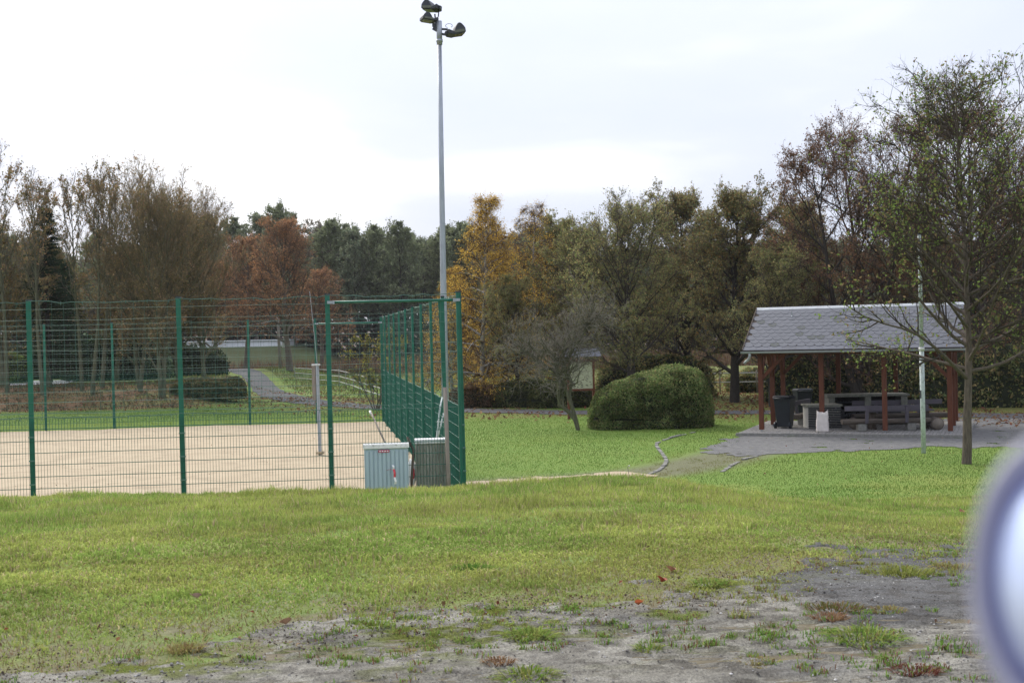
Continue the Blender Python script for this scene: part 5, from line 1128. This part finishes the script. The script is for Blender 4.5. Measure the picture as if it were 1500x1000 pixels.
for row, (Y, st) in enumerate(((146, 3.4), (153, 3.1), (161, 3.1), (170, 3.6))):
    x = -74 + row * 1.1
    while x < 74:
        i = rd.randrange(3); sc = rd.uniform(.85, .89) * (1.0 if x > -36 else .86) * (.84 if x > 8 else 1)
        if not (-62 < x < -26 and row < 2 and Y < 150 and rd.random() < .25):
            plant(wt[i], 'forest_tree', x + rd.uniform(-1, 1), Y + rd.uniform(-2.5, 2.5), rd.uniform(0, 6.3), wl[i], wl[i].replace('tree in', 'trees of'), s=sc)
        x += st * rd.uniform(.75, 1.3)
# ------------------------------------------------------------------ shrubs and hedges
WOODMASS = True
def shrub_shape(fn_h, x0, x1, hw, n, size, pal, seed, base_w=1.0, wts=None, stems=True, fuzz=.05):
    """clipped mass: leaves thick over the surface h(x), thinner inside"""
    rg = np.random.default_rng(seed); a = Acc(); x = rg.uniform(x0, x1, n); u = (x - x0) / (x1 - x0); th_ = rg.uniform(-.15, np.pi + .15, n); h = fn_h(u)
    endr = np.sqrt(np.clip(1 - np.abs(2 * u - 1) ** 5, .02, 1)); e_ = .62; c_, s_ = np.cos(th_), np.sin(th_); ww = hw * endr * (1 + .10 * (vnoise(x * 1.3, th_ * 2, seed) - .5))
    y = np.sign(c_) * np.abs(c_) ** e_ * ww; z = np.sign(s_) * np.abs(s_) ** e_ * h * endr ** .5; z = np.abs(z)
    k = rg.random(n) < .35; z[k] = h[k] * endr[k] ** .5 * rg.uniform(0, .9, k.sum()); y[k] = np.sign(y[k] + 1e-9) * ww[k] * (1 - .05 * rg.random(k.sum()))
    dp = 1 - np.abs(rg.normal(0, fuzz, n)); y = y * dp; z = z * (1 - np.abs(rg.normal(0, fuzz * .6, n))); st = rg.random(n) < .045; dp = np.where(st, 1 + rg.uniform(0, .10, n) ** 1.3, 1); y = y * dp; z = z * dp; x = (x0 + x1) / 2 + (x - (x0 + x1) / 2) * (1 - np.abs(rg.normal(0, fuzz * .5, n)))
    bump = (vnoise(x * 2.2, y * 2.2 + z * 2.2, seed + 3) - .5) * .26; z = np.maximum(z + bump * (z > .3), .02); y = y + bump
    hole = (vnoise(x * 3.1, z * 3.3 + y * 2, seed + 21) > .80) & (rg.random(n) < .8); y = np.where(hole, y * .9, y); z = np.where(hole, z * .96, z); hue = sstep(.3, .7, fbm(x * 2.6 + 3, z * 3.1 + y * 1.5, seed + 9, 3)); c = palette(rg, n, pal, wts, .4) * (.62 + .7 * hue)[:, None]; V, F, C = leafset(rg, np.stack([x, y, z], 1), size, c, .6); a.add(V, F, C); return a.mesh('foliage', 'leafage')
def core_mesh(fn_h, x0, x1, hw, mt='shade_core'):  # near-black shell painted as the shade deep inside the foliage
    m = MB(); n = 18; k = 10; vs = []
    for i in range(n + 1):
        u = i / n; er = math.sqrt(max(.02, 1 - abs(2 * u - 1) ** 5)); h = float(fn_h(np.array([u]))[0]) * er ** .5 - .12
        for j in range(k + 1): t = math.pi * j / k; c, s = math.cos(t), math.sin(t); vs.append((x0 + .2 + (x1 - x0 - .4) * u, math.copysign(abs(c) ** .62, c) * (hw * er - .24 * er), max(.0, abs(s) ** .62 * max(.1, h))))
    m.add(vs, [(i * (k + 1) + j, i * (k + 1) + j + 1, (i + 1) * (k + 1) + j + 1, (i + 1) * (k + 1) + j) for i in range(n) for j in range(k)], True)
    m.add([vs[j] for j in range(k + 1)], [tuple(range(k + 1))]); m.add([vs[n * (k + 1) + j] for j in range(k + 1)], [tuple(range(k, -1, -1))]); return m.mesh('shade_filler', mt)
def shrub(name, x, y, rz, label, fn_h, x0, x1, hw, n, size, pal, seed, cat='shrub', group=None, core=True, **k):
    o = empty(name, (x, y, Hs(x, y)), rz); tag(o, label, cat, group); link('foliage', shrub_shape(fn_h, x0, x1, hw, n, size, pal, seed, **k), o)
    if core: link('shade_filler', core_mesh(fn_h, x0, x1, hw), o)
    return o
n = 36000; rg9 = np.random.default_rng(99); X = rg9.uniform(-100, 100, n); Y = rg9.uniform(182, 192, n); hh = 15.5 * (.85 + .3 * fbm(X * .12, X * 0 + 3, 8)) * (1 - .14 * (X > 8)); Z = hh * rg9.uniform(0, 1, n) ** .8; lowk = rg9.random(n) < .34; Z[lowk] = rg9.uniform(0, 7.5, lowk.sum())
V, F, C = leafset(rg9, np.stack([X, Y, Z], 1), .55, palette(rg9, n, [(.06, .068, .05), (.075, .07, .055), (.05, .055, .04)]) , .7); tag(link('distant_woods', np_mesh('distant_woods', V, F, 'leafage', C)), kind='stuff', label='dim mass of the wood closing the view behind the meadow')
bl, br_ = P(862, 628, 41), P(1054, 622, 40.5)
hf = lambda u: np.interp(u, [0, .05, .2, .4, .6, .74, .86, .94, 1], [.95, 1.25, 1.58, 1.78, 1.98, 2.16, 2.12, 1.9, 1.6])
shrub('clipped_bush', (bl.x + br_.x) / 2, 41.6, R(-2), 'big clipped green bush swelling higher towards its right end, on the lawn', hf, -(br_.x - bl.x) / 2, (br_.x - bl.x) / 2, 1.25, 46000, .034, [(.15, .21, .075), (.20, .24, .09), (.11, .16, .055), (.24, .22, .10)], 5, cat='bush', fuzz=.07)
lowh = lambda a, b: (lambda u: a + (b - a) * np.sin(np.pi * u) ** .5)
hl, hr = P(262, 560, 66), P(357, 560, 64)
shrub('low_hedge', (hl.x + hr.x) / 2, 65, R(-12), 'clipped brown-green hedge at the right end of the leafy bank', lambda u: 1.1 + .0 * u, -(hr.x - hl.x) / 2 - .3, (hr.x - hl.x) / 2, 1.0, 16000, .055, [(.15, .15, .06), (.18, .16, .065), (.16, .12, .06), (.20, .14, .075)], 6, cat='hedge')
SG = [(.09, .115, .045), (.12, .135, .055), (.15, .14, .06)]; SR = [(.17, .11, .07), (.21, .125, .075), (.14, .105, .06)]
for i, (px, Y, wd, h, pal, lb) in enumerate(((705, 55.5, 2.2, 1.15, SR, 'reddish-brown low shrub under the yellow birch'), (770, 55, 2.4, 1.25, SG, 'low green shrub right of the reddish one, beyond the path'), (820, 54, 2.0, 1.2, SG, 'green shrub behind the crooked tree and the information board'))):
    x, y = at(px, Y); shrub('low_shrub', x, y, R(-10), lb, lowh(h * .7, h), -wd / 2 - .5, wd / 2 + .5, .9, 9000, .04, pal, 10 + i, group='low shrubs beyond the path', fuzz=.12)
# taller loose shrubs closing the view behind the pavilion and at the right edge
for i, (px, Y, wd, h, lb) in enumerate(((1240, 53, 7.5, 2.6, 'dark shrubbery behind the middle of the pavilion'), (1365, 50, 6, 2.7, 'dark shrubbery behind the right end of the pavilion'), (1465, 48, 7, 2.5, 'dark shrub beyond the pale kerb at the right edge'), (960, 60, 6, 2.2, 'shady shrub behind the clipped bush'), (1120, 63, 4, 1.2, 'low shrub beyond the white-topped fence'))):
    x, y = at(px, Y); shrub('wild_shrub', x, y, R(-14), lb, lowh(h * .7, h), -wd / 2, wd / 2, 1.3, 8000, .07, DK + [(.13, .16, .05)], 30 + i, group='wild shrubs behind the pavilion', fuzz=.14)
# dark hedge and evergreen shrub beyond the driveway at the left
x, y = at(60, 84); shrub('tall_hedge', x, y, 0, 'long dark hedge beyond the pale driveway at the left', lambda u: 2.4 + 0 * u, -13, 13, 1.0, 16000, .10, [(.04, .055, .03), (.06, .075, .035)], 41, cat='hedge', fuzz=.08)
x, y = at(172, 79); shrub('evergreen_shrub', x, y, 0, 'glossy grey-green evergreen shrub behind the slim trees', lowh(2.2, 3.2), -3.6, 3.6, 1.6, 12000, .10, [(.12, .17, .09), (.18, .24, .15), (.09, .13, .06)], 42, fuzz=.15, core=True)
x, y = at(18, 74.5); shrub('evergreen_shrub', x, y, 0, 'small bright yellow-green bush beside the driveway at the left edge', lowh(1.2, 1.9), -1.2, 1.2, .9, 5000, .06, [(.14, .20, .05), (.12, .15, .05)], 43, fuzz=.15, core=True)
# upright yellow-leaved bush by the far corner
tY = make_tree(91, 3.6, .05, 6, .42, (.2, 1), (36, 7, 5), spread=.26, shape='column', leaves=2600, size=.045, pal=[(.26, .24, .05), (.20, .20, .05), (.30, .24, .06)], bark='bark', trop=.10, tr0=.006, twl=.2, twigc=(.10, .08, .06), twigs=2)
plant(tY, 'hazel_bush', *at(551, 55), .3, 'loose bush with yellow-green leaves by the far court corner', cat='bush')
# brown reeds and undergrowth band at the foot of the distant wood
n = 60000; X = rng.uniform(-60, 45, n); Y = rng.uniform(106, 142, n); k = ~((X < -18) & (Y > 122)); X, Y = X[k], Y[k]; n = len(X); hh = rng.uniform(.4, 1.3, n) * (.6 + .8 * fbm(X * .3, Y * .3, 5)); c = palette(rng, n, [(.15, .085, .055), (.125, .075, .05), (.20, .14, .075), (.10, .07, .045)])
tag(link('brown_undergrowth', blades('brown_undergrowth', X, Y, H(X, Y), hh, np.full(n, .11), c, lean=.5)), kind='stuff', label='reddish-brown undergrowth at the foot of the distant wood')
n = 34000; X = rng.uniform(-22, 16, n); Y = rng.uniform(62, 112, n); k = seg_dist(X, Y, MAIN_PATH) > 1.9; X, Y = X[k], Y[k]; n = len(X); c = palette(rng, n, [(.12, .17, .035), (.16, .17, .05), (.22, .18, .08)])
tag(link('meadow_grass', blades('meadow_grass', X, Y, H(X, Y), rng.uniform(.04, .22, n) * (Y / 90), np.full(n, .07), c, lean=.8)), kind='stuff', label='pale green meadow grass beyond the path')
# sticks, straw and litter on the leafy bank
n = 5000; X = rng.uniform(-32, -16, n); Y = rng.uniform(60, 72, n); c = palette(rng, n, [(.12, .09, .06), (.08, .06, .045), (.10, .10, .04)])
tag(link('bank_undergrowth', blades('bank_undergrowth', X, Y, H(X, Y), rng.uniform(.08, .4, n), np.full(n, .03), c, lean=1.2)), kind='stuff', label='dry stalks and ivy on the leaf-strewn bank')
# thatch of dry stalks: two seed heads standing on the bank edge
for px, py, lb in ((922, 697, 'single bent dry stalk standing up on the bank edge'),):
    g = P(px, py, 18.2); z0 = Hs(g.x, 18.2); o = empty('dry_stalk', (g.x, 18.2, z0)); tag(o, lb, 'stalk'); m = MB(); hz = P(px, 682, 18.2).z - z0; m.tube([(0, 0, -.02), (-.01, 0, hz * .5), (-.025, 0, hz * .95), (-.005, 0, hz)], .004, 5); m.build('stem', 'weathered_wood', o); lump('seed_head', 'sack', o, (.012, .012, .012), (0, 0, hz), 2, 1)
# thin autumn air
m = MB(); m.box((0, 1150, 10.5), (3100, 2960, 23.5)); hz_ = m.build('haze', 'sand'); hz_['kind'] = 'stuff'
hm = bpy.data.materials.new('haze'); hm.use_nodes = True; t = hm.node_tree; t.nodes.clear(); o_ = t.nodes.new('ShaderNodeOutputMaterial'); v_ = t.nodes.new('ShaderNodeVolumePrincipled'); v_.inputs['Color'].default_value = (.9, .93, 1, 1); v_.inputs['Density'].default_value = .00017
t.links.new(v_.outputs[0], o_.inputs['Volume']); hz_.data.materials.clear(); hz_.data.materials.append(hm)
bpy.context.view_layer.update()
